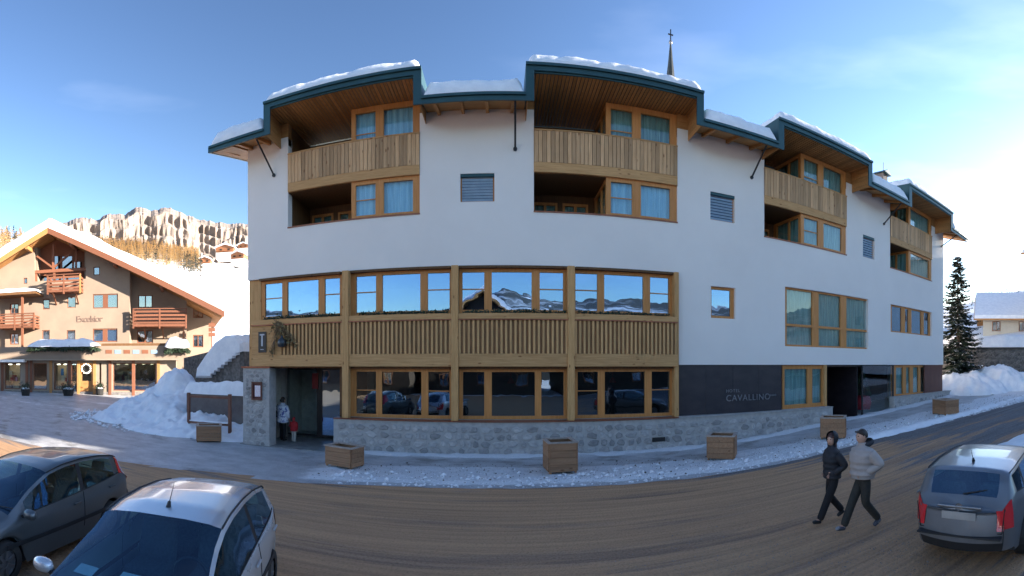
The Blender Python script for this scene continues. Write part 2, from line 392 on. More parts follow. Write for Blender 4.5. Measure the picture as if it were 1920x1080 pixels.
win(hotel, FP, R5[0]+.003, R5[1]-.003, R5[2]+.003, R5[3]-.003, lights_px([(1672, 1690), (1697, 1703), (1709, 1727), (1732, 1741)], R5[2]+.07, R5[3]-.08, b_), b=b_, sill=COPPER, curtain=CURT)

# loggias
plank_me = Geo().box(-.0635, .0635, -.022, 0, 0, 1).mesh('plank', BOARD)
soff_me = Geo().box(-.047, .047, 0, 1, 0, .02).mesh('soffit_board', SOFFY)
for k, (a, b, c) in enumerate(LOG):
    # back wall, sides and ceiling of the recess
    D = -2.0
    g = Geo(FP)
    g.plate(a-.2, c, ZL0, ZL1+.2, D-.1, D, [(a+.1, a+(c-a)*.42, ZL0, 9.25), (a+(c-a)*.5, c-.25, ZL0, 9.25)], seg=1)
    g.plate(a-.2, c, ZB1, 12.1, D-.1, D, [(a+.3, c-.4, ZB1, 11.4)], seg=1)
    for aa in (a-.04,): g.plate(aa, aa+.038, ZL0, 12.12, D, -.35, seg=1)
    g.box(a, c, D, -.05, ZL1-.02, ZL1+.06, seg=3)
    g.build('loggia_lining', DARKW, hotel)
    Geo(FP).box(a, c, D, -.345, ZL0-.2, ZL0, seg=3).build('loggia_floor', ROOM, hotel)
    for (x0, x1, z0, z1) in ((a+.1, a+(c-a)*.42, ZL0, 9.25), (a+(c-a)*.5, c-.25, ZL0, 9.25), (a+.3, c-.4, ZB1, 11.4)):
        xm = (x0+x1)/2
        win(hotel, FP, x0+.002, x1-.002, z0+.002, z1-.002, [(x0+.09, xm-.05, z0+.1, z1-.1), (xm+.05, x1-.09, z0+.1, z1-.1)], b=D+.01, curtain=CURT, gm=GLASSB, name='balcony_door')
    # glazed cheek of the bay, looking into the recess
    for (z0, z1) in ((ZL0, ZL1), (ZB1, 12.1)):
        Q = lambda p, q, r_, c=c: FP(c-q, p, r_)
        f = Geo(Q).plate(D, -.1, z0, z1, -.08, 0, [(D+.25, -.95, z0+.12, z1-.14), (-.85, -.22, z0+.12, z1-.14)]).build('window', FRAME, hotel)
        for h in ((D+.25, -.95), (-.85, -.22)):
            Geo(Q).box(h[0]-.01, h[1]+.01, -.045, -.03, z0+.11, z1-.13).build('pane', GLASSB, f)
        Geo(Q).grid(lambda s_, t_: Q(D+.05+(-.15-D)*s_, -.12-.025*math.sin(s_*40), z0+.05+(z1-z0-.1)*t_), 40, 1).build('curtain', CURT, f, smooth=True)
    # bay windows
    wd = b-c
    fr = [(c+.065*wd, c+.36*wd), (c+.48*wd, c+.90*wd)]
    if k == 3: fr = [(c+.08*wd, c+.90*wd)]
    for (z0, z1, cur) in ((ZL0, ZL1, CURTB if k < 2 else CURT), (ZB1, ZS-.03, CURTB if k == 0 else CURT)):
        zt = z1-.13; zb = z0+.09
        if z1 > 11: zt = 11.93
        ls = [(x0, x1, zb, zt) for x0, x1 in fr]
        bars = [(fr[0][0], fr[0][1], zb+(zt-zb)*(.5 if z1 < 11 else .62))] if k < 3 else []
        win(hotel, FP, c, b-.003, z0+.003, z1, ls, b=-.05, curtain=cur, bars=bars, gm=GLASSB, cb=-.12)
    Geo(FP).box(a-.01, b+.01, -.04, .03, ZL0-.045, ZL0, seg=6).build('sill', COPPER, hotel)
    # balcony: beam, planks, rail
    bal = Geo(FP).box(a+.003, b-.003, -.10, .035, ZL1, ZB1, seg=8).build('balcony', BOARDH, hotel, bevel=.01)
    n = int(round((b-a)/.142)); st = (b-a-.01)/n
    for i in range(n):
        M = FM(a+.005+st*(i+.5), .012+rnd.choice((0, .008, .012)), ZB1) @ Matrix.Diagonal((st/.142, 1, ZR1-ZB1-.05, 1))
        place(plank_me, 'plank', bal, M)
    Geo(FP).box(a+.003, b-.003, -.09, .055, ZR1-.05, ZR1, seg=8).build('handrail', BOARDH, bal)
    Geo(FP).box(a+.003, b-.003, -.05, -.02, ZB1, ZR1-.05, seg=8).build('backing', BACKB, bal)

# ------------------------------------------------------------------ roofs
OV = 1.2
def UO(px): return U(px, OV)
upper = [(UO(494), UO(790)), (UO(986), UO(1320)), (UO(1460), UO(1636)), (UO(1705), UO(1787))]
lower = [(UO(392), upper[0][0]), (upper[0][1], upper[1][0]), (upper[1][1], upper[2][0]), (upper[2][1], upper[3][0]), (upper[3][1], UO(1816))]
FZ0, FZ1 = 11.23, 11.45          # low fascia
HZ0, HZ1 = 12.16, 12.38          # high fascia
SL = .25                         # rise of the low roof per metre
def roof_snow(a0, a1, z0, slope, d0, d1, h, seed, lip=.0):
    P = FP; g = Geo(); nu = max(10, int((a1-a0)/.12)); nv = 60
    def fnn(s_, t_):
        a = a0+(a1-a0)*s_; d = d0+(d1-d0)*(t_**1.7)
        e = min(s_*(a1-a0), (1-s_)*(a1-a0), 1.0)
        front = min(1, (t_**1.7*abs(d1-d0))/.28)
        ed = math.sqrt(min(1, e/.22))*math.sqrt(front)
        n_ = noise.noise(Vector((a*1.1, d*1.1, seed)))*.07+noise.noise(Vector((a*4, d*4, seed)))*.035+noise.noise(Vector((a*11, d*11, seed)))*.016
        z = z0+slope*(OV-d)+max(0, (h+n_))*ed
        fr = d+lip*ed*(noise.noise(Vector((a*3, seed, 1)))*.05+.03)*(1 if t_ < .2 else 0)
        return P(a, fr, z)
    g.grid(fnn, nu, nv)
    return g
k = 0
for i, (a0, a1) in enumerate(lower):
    rf = Geo(FP)
    rf.prism([(0, 0)], 0, 0) if False else None
    ns = max(2, int((a1-a0)/.7))
    x0, x1 = a0, a1
    def slab(g, x0, x1, z0, z1, slope, d0, d1, ns):
        vs = []; fs = []
        for q in range(ns+1):
            a = x0+(x1-x0)*q/ns
            for d, z in ((d0, z0), (d0, z1), (d1, z1+slope*(d0-d1)), (d1, z0+slope*(d0-d1))): vs.append(FP(a, d, z))
        for q in range(ns):
            m_ = q*4; n_ = m_+4
            fs += [(m_, n_, n_+1, m_+1), (m_+1, n_+1, n_+2, m_+2), (m_+2, n_+2, n_+3, m_+3), (m_+3, n_+3, n_, m_)]
        fs += [(0, 1, 2, 3), (ns*4+3, ns*4+2, ns*4+1, ns*4)]
        g.add(vs, fs)
    slab(rf, x0, x1, FZ0+.10, FZ0+.2, SL, OV-.06, -6.5, ns)
    roof = rf.build('roof', SOFF, hotel)
    # fascia gutter of bent sheet
    Geo(FP).box(a0, a1, OV-.05, OV, FZ0, FZ1, seg=ns).build('fascia', TEAL, roof)
    Geo(FP).box(a0, a1, OV, OV+.05, FZ1-.07, FZ1+.015, seg=ns).build('gutter', TEAL, roof)
    # rafter tails under the eaves
    nr = max(2, int((a1-a0)/.78))
    for q in range(nr):
        a = a0+(a1-a0)*(q+.5)/nr
        g = Geo(); hw = .05
        zf = lambda d: FZ0+.10+SL*(OV-.06-d)
        vs = [FP(a+s_*hw, d, z) for s_ in (-1, 1) for d, z in ((OV-.1, zf(OV-.1)-.10), (OV-.1, zf(OV-.1)-.003), (-.30, zf(-.30)-.003), (-.30, zf(-.30)-.14))]
        g.add(vs, [(0, 1, 2, 3), (7, 6, 5, 4), (0, 4, 5, 1), (1, 5, 6, 2), (2, 6, 7, 3), (3, 7, 4, 0)])
        g.build('rafter', SOFFY, roof)
    if i in (0, 4):                                                              # verge of the gable ends
        e = a0 if i == 0 else a1; s_ = -1 if i == 0 else 1
        g = Geo(); slab(g, min(e, e+s_*.05), max(e, e+s_*.05), FZ0, FZ1, SL, OV, -6.5, 1); g.build('verge', TEAL, roof)
        g = Geo(); slab(g, min(e-s_*1.0, e-s_*.12), max(e-s_*1.0, e-s_*.12), FZ0+.0, FZ0+.095, SL, OV-.1, -6.5, 1); g.build('soffit', SOFF, roof)
    g = Geo(); slab(g, x0, x1, FZ0+.1+SL*(OV+6.5), FZ0+.2+SL*(OV+6.5), -SL, -6.5, -14.0, ns); g.build('back_slope', SOFF, roof)
    g = roof_snow(a0+.02, a1-.02, FZ1-.02, SL, OV+.02, -6.6, .50 if i else .55, 3.3+i, 1)
    g.build('roof_snow', SNOW, None, smooth=True, kind='stuff', cat='snow', label=['snow on the low eaves at the left end of the white hotel', 'snow on the low roof between the first and second dormers', 'snow on the low roof right of the second dormer', 'snow on the low roof left of the fourth dormer', 'snow on the low eaves at the far right end'][i])
for i, (a0, a1) in enumerate(upper):
    ns = max(3, int((a1-a0)/.6)); S2 = .05
    g = Geo(); slab(g, a0+.06, a1-.06, HZ0+.08, HZ0+.18, S2, OV-.06, -4.9, ns)
    roof = g.build('dormer_roof', TEAL, hotel)
    Geo(FP).box(a0, a1, OV-.05, OV, HZ0, HZ1, seg=ns).build('fascia', TEAL, roof)
    Geo(FP).box(a0-.0, a1, OV, OV+.05, HZ1-.07, HZ1+.015, seg=ns).build('gutter', TEAL, roof)
    Geo(FP).box(a0+.26, a1-.26, OV-.09, OV-.052, HZ0-.05, HZ0+.02, seg=ns).build('inner_lip', TEAL, roof)
    for e, s_ in ((a0, 1), (a1, -1)):
        lo, hi = min(e, e+s_*.26), max(e, e+s_*.26)
        Geo(FP).box(lo, hi, OV-.048, OV+.003, FZ0, HZ0-.003).build('corner_post', TEAL, roof)
        g = Geo(); lo, hi = min(e, e+s_*.03), max(e, e+s_*.03)
        vs = [FP(x, d, z) for x in (lo, hi) for d, z in ((OV-.06, FZ0+.1), (OV-.06, HZ1), (-4.5, HZ1+.2), (-4.5, FZ0+.1+SL*5.6))]
        g.add(vs, [(0, 1, 2, 3), (7, 6, 5, 4), (0, 4, 5, 1), (1, 5, 6, 2), (2, 6, 7, 3), (3, 7, 4, 0)]).build('cheek', TEAL, roof)
        for q in range(5):                                                       # wood boards lining the inside of the cheek
            z0 = FZ0+.0+q*.187; x = e+s_*.05
            Geo(FP).box(min(x, x+s_*.02), max(x, x+s_*.02), -.05, OV-.1, z0+.004, z0+.183).build('cheek_board', SOFF, roof)
    # boards of the soffit, laid from the eaves to the back
    x0, x1 = a0+.08, a1-.08; n = int((x1-x0)/.118); st = (x1-x0)/n
    for q in range(n):
        place(soff_me, 'soffit_board', roof, FM(x0+st*(q+.5), OV-.1, HZ0-.015) @ Matrix.Diagonal((st/.118, 3.1, 1, 1)))
    # cladding above the loggia side walls, closing dormer to wall
    l = LOG[i]
    for (p, q) in ((a0+.08, l[0]), (l[1], a1-.08)):
        if q-p > .02: Geo(FP).box(p, q, -.3, -.02, ZT-.3, HZ0-.02).build('dormer_cladding', SOFF, roof)
    roof_snow(a0+.02, a1-.02, HZ1-.02, S2, OV+.02, -4.8, .42, 9.1+i, 1).build('roof_snow', SNOW, None, smooth=True, kind='stuff', cat='snow', label=['snow cushion on the first dormer from the left', 'snow cushion on the second dormer with the spire behind', 'snow cushion on the third dormer roof', 'snow cushion on the fourth and last dormer roof'][i])
# struts under the eaves
for (pb, yb, pt, yt, dd) in ((514, 329, 480, 258, 1), (966, 280, 966, 190, 1), (1409, 333, 1438, 280, 1), (1657, 420, 1691, 375, 1), (1765, 462, 1794, 431, 1)):
    ub = U(pb); p0 = Vector(FP(ub, .02, Z(pb, yb))); p1 = Vector(FP(U(pt, OV-.15), OV-.15, FZ0+.06))
    s = Geo().tube(p0, p1, .035).build('roof_strut', BLACK, hotel)
    Geo().tube(Vector(FP(ub, .0, Z(pb, yb))), Vector(FP(ub, .05, Z(pb, yb))), .07).build('wall_plate', BLACK, s)
    
# ------------------------------------------------------------------ wooden restaurant front
PO = .27
zt = 6.40
FL = lambda px: U(px, PO)
g = Geo(FP)
posts = [(641, 653), (846, 859), (1065, 1078)]
for a, b in posts:
    Geo(FP).box(FL(a), FL(b), .0, PO, 1.25, zt-.02).build('post', POST, hotel, bevel=.012)
u0 = FL(470); u1 = FL(1272)
SO = .22
edges = [u0]+[FL((a+b)/2) for a, b in posts]+[u1]
slat_me = Geo().box(-.034, .034, -.03, 0, 0, 1).mesh('slat', SLAT)
for i in range(4):
    a, b = edges[i], edges[i+1]
    pa = .08 if i else 0; pb = .08 if i < 3 else 0
    bal = Geo(FP).box(a+pa, b-pb, -.1, SO, 3.04, 3.47, seg=6).build('balustrade', BOARDH, hotel, bevel=.01)
    Geo(FP).box(a+pa, b-pb, .05, SO-.06, 3.47, 4.62, seg=6).build('backing_board', BACKB, bal)
    Geo(FP).box(a+pa, b-pb, .02, SO+.01, 4.62, 4.80, seg=6).build('sill_beam', BOARDH, bal)
    Geo(FP).box(a+pa, b-pb, -.0, SO+.04, 4.58, 4.615, seg=6).build('copper_trim', COPPER, bal)
    L = b-a-pa-pb; x0 = a+pa
    if i == 0: x0 += 1.35; L -= 1.35; Geo(FP).box(a+.02, a+1.3, SO-.058, SO-.02, 3.475, 4.575, seg=2).build('panel', BOARDH, bal)
    n = int(L/.148); st = L/n
    for q in range(n):
        place(slat_me, 'slat', bal, FM(x0+st*(q+.5), SO-.028, 3.47) @ Matrix.Diagonal((1, 1.1, 1.105, 1)))
up = [[(497, 529), (539, 597), (609, 637)], [(668, 705), (717, 788), (802, 843)], [(867, 908), (922, 997), (1012, 1056)], [(1079, 1120), (1133, 1206), (1219, 1254)]]
dn = [None, [(668, 705), (716, 790), (803, 843)], [(868, 908), (922, 1003), (1015, 1057)], [(1083, 1121), (1134, 1209), (1222, 1256)]]
wb = -.13
bounds = [(490, 641), (655, 846), (861, 1065), (1078, 1265)]
for i in range(4):
    x0, x1 = U(bounds[i][0], wb), U(bounds[i][1], wb)
    if i == 3: x1 = U(1262, wb)
    for (z0, z1, zb, zh, pxs) in ((4.80, 6.39, 4.95, 6.22, up[i]), (1.27, 3.02, 1.38, 2.86, dn[i])):
        if pxs is None: continue
        ls = lights_px(pxs, zb, zh, wb)
        bars = [(ls[j][0], ls[j][1], zb+(zh-zb)*(.55 if z0 > 3 else .56)) for j in (0, 2)]
        if i == 2 and z0 < 3: bars = bars[:0]
        win(hotel, FP, x0, x1, z0, z1, ls, b=wb, th=.10, bars=bars, gm=GLASS if z0 > 3 else GLASSL)
    Geo(FP).box(x0, x1, wb, .05, 6.33, 6.41, seg=4).build('header_strip', DARKW, hotel)  # upper strip: shadow under the header put in as dark timber
    if i: Geo(FP).box(x0, x1, wb, .04, 2.96, 3.035, seg=4).build('header_strip', DARKW, hotel)
# wooden cheeks and corner panels
Geo(FP).plate(UL+.005, U(490, -.13), 3.04, 6.4, -.3, -.1, seg=1).build('corner_panel', POST, hotel)
Geo(FP).box(U(1262), U(1270)-.004, -.33, .15, 1.25, 6.4).build('corner_panel', POST, hotel)
# things inside the restaurant: tables with lamps
for i, px in enumerate((770, 960, 1170)):
    u = U(px); lp = Geo(); c = FP(u, -1.6, 2.5)
    lp.lathe([(.0, .12), (.05, .12), (.15, -.08), (.14, -.08), (.04, .10)], 12, c); lp.tube((c[0], c[1], 2.6), (c[0], c[1], 3.0), .008)
    lp.build('pendant_lamp', mat('red_lamp_shade', (.45, .05, .03)), None, label=['red pendant lamp behind the restaurant window left of the middle', 'red pendant lamp behind the middle restaurant window', 'red pendant lamp behind the right restaurant window'][i], cat='lamp', group='lamps in the restaurant')
# right part of the ground floor, from left to right
RW = -.16
def pane_wall(u0_, u1_, z0, z1, m_, nm, off=0, th=.06): return Geo(FP).box(u0_, u1_, off-th, off, z0, z1, seg=max(1, int(abs(u1_-u0_)/.8))).build(nm, m_, hotel)
ua, ub = U(1270)+.004, U(1467)
n = 4
for q in range(n):
    pane_wall(ua+(ub-ua)*q/n+.004, ua+(ub-ua)*(q+1)/n-.004, 1.25, ZW-.01, SLATE, 'slate_panel', -.05)
win(hotel, FP, U(1467, RW), U(1547, RW), 1.25, ZW-.01, lights_px([(1471, 1514), (1523, 1541)], 1.42, 2.92, RW), b=RW, curtain=CURT, gm=GLASSB, sill=COPPER)
pane_wall(U(1547), U(1551), .4, ZW-.01, POST, 'door_post', -.02, .3)
# entrance recess
ue0, ue1 = U(1551), U(1617)
g = Geo(FP); g.plate(ue0, ue1+.3, .3, ZW-.02, -2.5, -2.4, [(ue0+.4, ue1-.4, .3, 2.6)]); g.plate(ue0-.05, ue0, .3, ZW-.02, -2.4, -.3); g.plate(ue1, ue1+.05, .3, ZW-.02, -2.4, -.35)
g.build('entrance_recess', SLATE, hotel)
dr = Geo(FP).plate(ue0+.4, ue1-.4, .45, 2.6, -2.45, -2.38, [(ue0+.55, (ue0+ue1)/2-.05, .6, 2.5), ((ue0+ue1)/2+.05, ue1-.55, .6, 2.5)]).build('door', DARKW, hotel)
Geo(FP).box(ue0+.5, ue1-.5, -2.42, -2.41, .55, 2.55).build('pane', GLASSB, dr)
Geo(FP).tube(FP((ue0+ue1)/2+.1, -2.34, 1.2), FP((ue0+ue1)/2+.1, -2.34, 1.7), .02).build('handle', LETTER, dr)
# porch glass with tree and red cushion display behind it
f = win(hotel, FP, U(1617), U(1677), .55, ZW-.01, [(U(1619), U(1675), .62, ZW-.06)], b=-.03, th=.05, fm=BLACK, gm=GLASSB)
win(hotel, FP, U(1677), U(1735), 1.35, ZW-.01, lights_px([(1680, 1693), (1699, 1706), (1712, 1722), (1726, 1731)], 1.5, 2.95, RW), b=RW, curtain=CURT, gm=GLASSB, sill=COPPER)
pane_wall(U(1735), UR-.03, 1.35, ZW-.01, RUST, 'rust_panel', -.05)
for w_ in ((U(1270)+.001, U(1551), 1.25, -.12), (U(1677), UR-.03, 1.35, -.12), (U(640), U(1270), 1.27, -.15)): Geo(FP).box(w_[0], w_[1], -.34, w_[3], .0, w_[2], seg=8).build('base_wall', MORTAR, hotel)

def text(txt, size, M, name, m_, parent, depth=.012, align='LEFT', world=True, spacing=1.0, **kw):
    cu = bpy.data.curves.new(name, 'FONT'); cu.body = txt; cu.size = size; cu.extrude = depth; cu.align_x = align; cu.space_character = spacing
    o = bpy.data.objects.new(name, cu); COL.objects.link(o); bpy.context.view_layer.update()
    me = bpy.data.meshes.new_from_object(o.evaluated_get(bpy.context.evaluated_depsgraph_get()))
    COL.objects.unlink(o); bpy.data.objects.remove(o)
    me.materials.clear(); me.materials.append(m_)
    return place(me, name, parent, M, **kw)
TX = Matrix.Rotation(R(90), 4, 'X')
ls = U(1361, -.04)
text('HOTEL', .17, FM(ls, -.035, Z(1361, 736, -.04)) @ TX, 'lettering', LETTER, hotel, spacing=1.25)
text('CAVALLINO', .34, FM(ls, -.035, Z(1361, 752.5, -.04)) @ TX, 'lettering', LETTER, hotel, spacing=1.12)
text('****', .20, FM(U(1443, -.04), -.035, Z(1440, 746, -.04)) @ TX, 'lettering', LETTER, hotel)

# rubble stone plinth: mortar core with single stones set proud
def stone_mesh(seed, mat_):
    r_ = random.Random(seed); n = r_.choice((6, 7, 8)); pts = []
    for k_ in range(n):
        a = 2*math.pi*k_/n+r_.uniform(-.3, .3); rr = r_.uniform(.66, 1.08)
        pts.append((math.cos(a)*rr*.5, math.sin(a)*rr*.5))
    g = Geo(); vs = [(x, 0, z) for x, z in pts]+[(x*.93, -.7, z*.93) for x, z in pts]+[(x*.72, -1, z*.72) for x, z in pts]
    fs = [(k_, (k_+1) % n, n+(k_+1) % n, n+k_) for k_ in range(n)]+[(n+k_, n+(k_+1) % n, 2*n+(k_+1) % n, 2*n+k_) for k_ in range(n)]+[tuple(range(2*n, 3*n))]
    return g.add(vs, fs).mesh('stone', mat_)
STM = [stone_mesh(i, STONE) for i in range(14)]
DSM = [stone_mesh(i+50, DSTONE) for i in range(10)]
def rubble(parent, MF, a0, a1, c0f, c1, size, meshes, limit, depth=.03, seed=1, skipm=None, near=lambda a: 1):
    r_ = random.Random(seed); items = []
    row = 0; z = -10
    zmin = min(c0f(a0), c0f(a1)); z = zmin+size*.3
    while z < c1-size*.25:
        h = size*r_.uniform(.55, .85); a = a0+r_.uniform(0, size*.4)
        while a < a1-size*.3:
            wd = size*r_.uniform(.6, 1.55)
            if a+wd > a1: break
            if z > c0f(a)-.05:
                items.append((a+wd/2, z+r_.uniform(-.02, .02), wd*.96, min(h, (c1-z)*1.9)*1.02, r_.randrange(len(meshes)), r_.uniform(-.25, .25)))
            a += wd
        z += h*.93
    items.sort(key=lambda t: near(t[0]))
    rest = Geo()
    for i_, (a, z, wd, h, mi, ro) in enumerate(items):
        M = MF(a, z) @ Matrix.Rotation(ro, 4, 'Y') @ Matrix.Diagonal((wd, depth, h, 1))
        if i_ < limit: place(meshes[mi], 'stone', parent, M)
        else:
            me = meshes[mi]; rest.add([M @ v.co for v in me.vertices], [tuple(p.vertices) for p in me.polygons])
    if rest.v: rest.build('small_stones', meshes[0].materials[0], parent, kind='stuff')
plinth = thing('plinth_wall', 'low grey rubble stone wall under the restaurant windows and slate panels', 'wall', FP(3, .3, 0))
WT = 1.22; WO = .30
pl0, pl1 = U(625, WO), U(1562, WO)
c = Geo(FP).box(pl0, pl1, -.11, WO-.02, -.2, WT, seg=24).build('mortar_core', MORTAR, plinth)
rubble(plinth, lambda a, z: FM(a, WO-.022, z), pl0+.02, pl1, lambda a: G(a, 14.8)-.05, WT, .33, STM, 290, .028, 4, near=lambda a: abs(a-1))
Geo(FP).box(pl0, FL(1272), -.1, WO+.03, WT+.002, WT+.028, seg=24).build('coping', COPPER, plinth)
Geo(FP).box(FL(1272)+.01, pl1, -.1, WO+.02, WT+.002, WT+.03, seg=24).build('coping', MORTAR, plinth)
Geo(FP).box(U(1223, WO), U(1247, WO), WO-.02, WO+.02, Z(1235, 828, WO), Z(1235, 820, WO)).build('vent', BLACK, plinth)
pl2 = thing('plinth_wall', 'short low stone wall between the hotel entrance and its right corner', 'wall', FP(21, .3, .8))
a0, a1 = U(1677, .25), UR+1.0
Geo(FP).box(a0, a1, -.11, .23, .2, 1.38, seg=8).build('mortar_core', MORTAR, pl2)
rubble(pl2, lambda a, z: FM(a, .228, z), a0, a1, lambda a: G(a, 15.5)-.05, 1.38, .30, STM, 200, .03, 9)
Geo(FP).box(a0, a1, -.1, .27, 1.382, 1.42, seg=8).build('coping', MORTAR, pl2)

# ------------------------------------------------------------------ left entrance
pil = thing('stone_pillar', 'tall grey stone clad pillar at the left corner carrying the wooden balcony', 'pillar', FP(-9.1, .2, 0))
p0, p1 = UL-.1, U(505, .2)
Geo(FP).box(p0, p1, -.35, .2, -.1, 2.98).build('core', MORTAR, pil, bevel=.02)
rubble(pil, lambda a, z: FM(a, .198, z), p0+.02, p1-.01, lambda a: 0, 2.96, .27, STM, 200, .02, 22)
Geo(FP).box(p0-.05, p1+.04, -.35, .26, 2.982, 3.035).build('copper_cap', COPPER, pil)
pos = thing('notice_case', 'wooden glazed notice case with a pale poster hung on the stone pillar', 'notice case', FP(U(482, .22), .24, 2.2))
c0, c1, z0, z1 = U(472, .25), U(491, .25), Z(482, 750, .25), Z(482, 716, .25)
Geo(FP).plate(c0, c1, z0, z1, .22, .28, [(c0+.05, c1-.05, z0+.05, z1-.06)]).build('frame', RUST, pos)
Geo(FP).box(c0+.02, c1-.02, .222, .23, z0+.02, z1-.02).build('back_panel', mat('dark_red_felt', (.12, .03, .03)), pos)
Geo(FP).box(c0+.13, c1-.06, .232, .236, z0+.13, z1-.14).build('poster', mat('pink_poster', (.75, .55, .62), (.85, .85, .85), scale=14), pos)
# lobby behind: back wall, inner pillar, glass doors
lob = Geo(FP).plate(UL+.35, U(641), 0, 3.0, -4.2, -4.1, seg=1)
lob.plate(UL+.35, UL+.4, 0, 3.0, -4.1, -.36)
lob.build('lobby_wall', mat('lobby_plaster', (.72, .70, .64), rough=.8), hotel)
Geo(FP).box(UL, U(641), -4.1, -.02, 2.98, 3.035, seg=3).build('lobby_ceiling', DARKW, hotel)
Geo(FP).box(U(514, -2.0), U(535, -2.0), -2.4, -2.0, 0, 2.97).build('inner_pillar', MORTAR, hotel)
gz = -2.2
g0, g1 = U(537, gz), U(645, gz)+.5
gd = Geo(FP).plate(g0, g1, .12, 2.97, gz-.06, gz, [(g0+.06, U(594, gz), .2, 2.9), (U(604, gz), g1-.06, .2, 2.9)]).build('glass_door', BLACK, hotel)
for a, b in ((g0+.05, U(595, gz)), (U(603, gz), g1-.05)): Geo(FP).box(a, b, gz-.035, gz-.025, .19, 2.91).build('pane', GLASS if a > g0+1 else GLASSB, gd)
Geo(FP).box(U(586, gz), U(597, gz), gz+.02, gz+.05, 2.1, 2.75).build('red_notice', mat('red_notice', (.3, .03, .03)), gd)
Geo(FP).plate(U(637, -.1), U(645)+.12, .0, 3.02, -2.4, -.1).build('side_post', DARKW, hotel)
# black banner and dried branch ornament on the balustrade
bn = thing('hanging_sign', 'narrow black sign with a pale T shaped mark on the left end of the balcony', 'sign', FP(U(491, .25), .25, 4))
b0, b1, z0, z1 = U(484, .25), U(498.5, .25), Z(491, 661, .25), Z(491, 622, .25)
Geo(FP).box(b0, b1, SO-.015, SO+.02, z0, z1).build('board', BLACK, bn, bevel=.004)
xm = (b0+b1)/2; WH = mat('grey_paint', (.55, .56, .6))
g = Geo(FP); g.box(xm-.035, xm+.035, SO+.022, SO+.03, z0+.24, z1-.12); g.box(xm-.1, xm+.1, SO+.022, SO+.03, z1-.14, z1-.085); g.box(xm-.07, xm+.07, SO+.022, SO+.03, z0+.1, z0+.13); g.build('mark', WH, bn)
br = thing('branch_ornament', 'bundle of dried twigs and leaves with a dark lantern tied to the balcony', 'ornament', FP(U(525, .3), .3, 4.2))
g = Geo(); cx, cz = U(522, .3), Z(522, 620, .3)
for q in range(70):
    t_ = rnd.random(); 
    if t_ < .45: e = (cx+rnd.uniform(-.35, .15), rnd.uniform(.22, .4), cz+rnd.uniform(-.75, .45))
    else:
        s_ = rnd.random(); e = (cx+.1+.65*s_+rnd.uniform(-.1, .1), rnd.uniform(.22, .38), cz-.0-.55*s_**1.3+rnd.uniform(-.12, .12))
    st = (cx+rnd.uniform(-.1, .1), .28, cz+rnd.uniform(0, .35))
    g.tube(FP(*st), FP(*e), .012, .004, 5)
for q in range(14):
    e = (cx-.3+rnd.uniform(-.1, .12), rnd.uniform(.24, .36), cz-.75+rnd.uniform(-.15, .15)); g.tube(FP(cx-.15, .3, cz-.3), FP(*e), .012, .006, 5)
g.build('twigs', mat('dry_twigs', (.24, .15, .07), (.10, .06, .03), scale=8), br)
g = Geo()
for q in range(160):
    s_ = rnd.random()
    if rnd.random() < .5: c = (cx+rnd.gauss(-.05, .14), rnd.uniform(.24, .42), cz+rnd.gauss(.12, .22))
    else: c = (cx+.15+.6*s_+rnd.gauss(0, .06), rnd.uniform(.24, .4), cz-.05-.5*s_+rnd.gauss(0, .09))
    if q % 9 == 0: c = (cx-.3+rnd.gauss(0, .06), .3, cz-.8+rnd.gauss(0, .08))
    c = Vector(FP(*c)); d = Vector((rnd.gauss(0, 1), rnd.gauss(0, 1), rnd.gauss(0, 1))).normalized()*.06; e = d.orthogonal().normalized()*.03
    g.quad([c-d, c+e, c+d, c-e])
g.build('dry_leaves', mat('dry_leaves', (.34, .24, .10), (.12, .09, .04), scale=6), br)
c = FP(U(529, .32), .34, Z(529, 650, .3))
g = Geo(); g.lathe([(.0, -.02), (.15, 0), (.17, .15), (.13, .26), (.05, .33), (.04, .42), (.05, .43), (0, .43)], 14, c); g.build('lantern', mat('dark_pewter', (.06, .07, .08), rough=.35, metal=.5), br, smooth=True)
# evergreen boughs on the upper sills
LEAF = mat('spruce_bough', (.035, .06, .03), (.015, .03, .014), scale=9)
for i, (a, b) in enumerate(((500, 638), (672, 842), (868, 1058), (1082, 1252))):
    g = Geo(); a, b = U(a), U(b)
    for q in range(420):
        x = a+(b-a)*rnd.random(); s_ = .6+.5*noise.noise(Vector((x*1.7, i, 0)))
        c = Vector(FP(x, rnd.uniform(.03, .2), 4.82+abs(rnd.gauss(0, .06))*s_)); d = Vector((rnd.gauss(0, 1), rnd.gauss(0, .6), rnd.gauss(.3, .5))).normalized()*rnd.uniform(.05, .12); e = d.orthogonal().normalized()*.018
        g.quad([c-e, c+d*.5-e*1.2, c+d, c+d*.5+e*1.2, c+e])
    g.build('evergreen_garland', LEAF, None, label=['evergreen boughs along the leftmost upper restaurant sill', 'evergreen boughs on the sill left of the middle post', 'evergreen boughs on the sill right of the middle post', 'evergreen boughs on the rightmost upper restaurant sill'][i], cat='garland', group='evergreen garlands on the sills')
# display behind the porch glass
c = FP(U(1645), -1.0, .75)
g = Geo()
for q in range(500):
    h = rnd.random(); r_ = .55*(1-h)+.05; a = rnd.uniform(0, 6.3); d = Vector((math.cos(a), math.sin(a), -.2))*.14
    p = Vector(c)+Vector((math.cos(a)*r_*.7, math.sin(a)*r_*.7, .75+h*1.2)); e = d.orthogonal().normalized()*.03
    g.quad([p-e, p+d, p+e])
g.build('indoor_conifer', LEAF, None, label='small dark green conifer behind the porch glass of the entrance', cat='plant')
g = Geo(); g.lathe([(0, 0), (.42, .05), (.5, .4), (.4, .72), (0, .78)], 16, c); g.build('red_beanbag', mat('red_fabric', (.35, .02, .03)), None, smooth=True, label='rounded bright red beanbag behind the entrance porch glass', cat='beanbag')
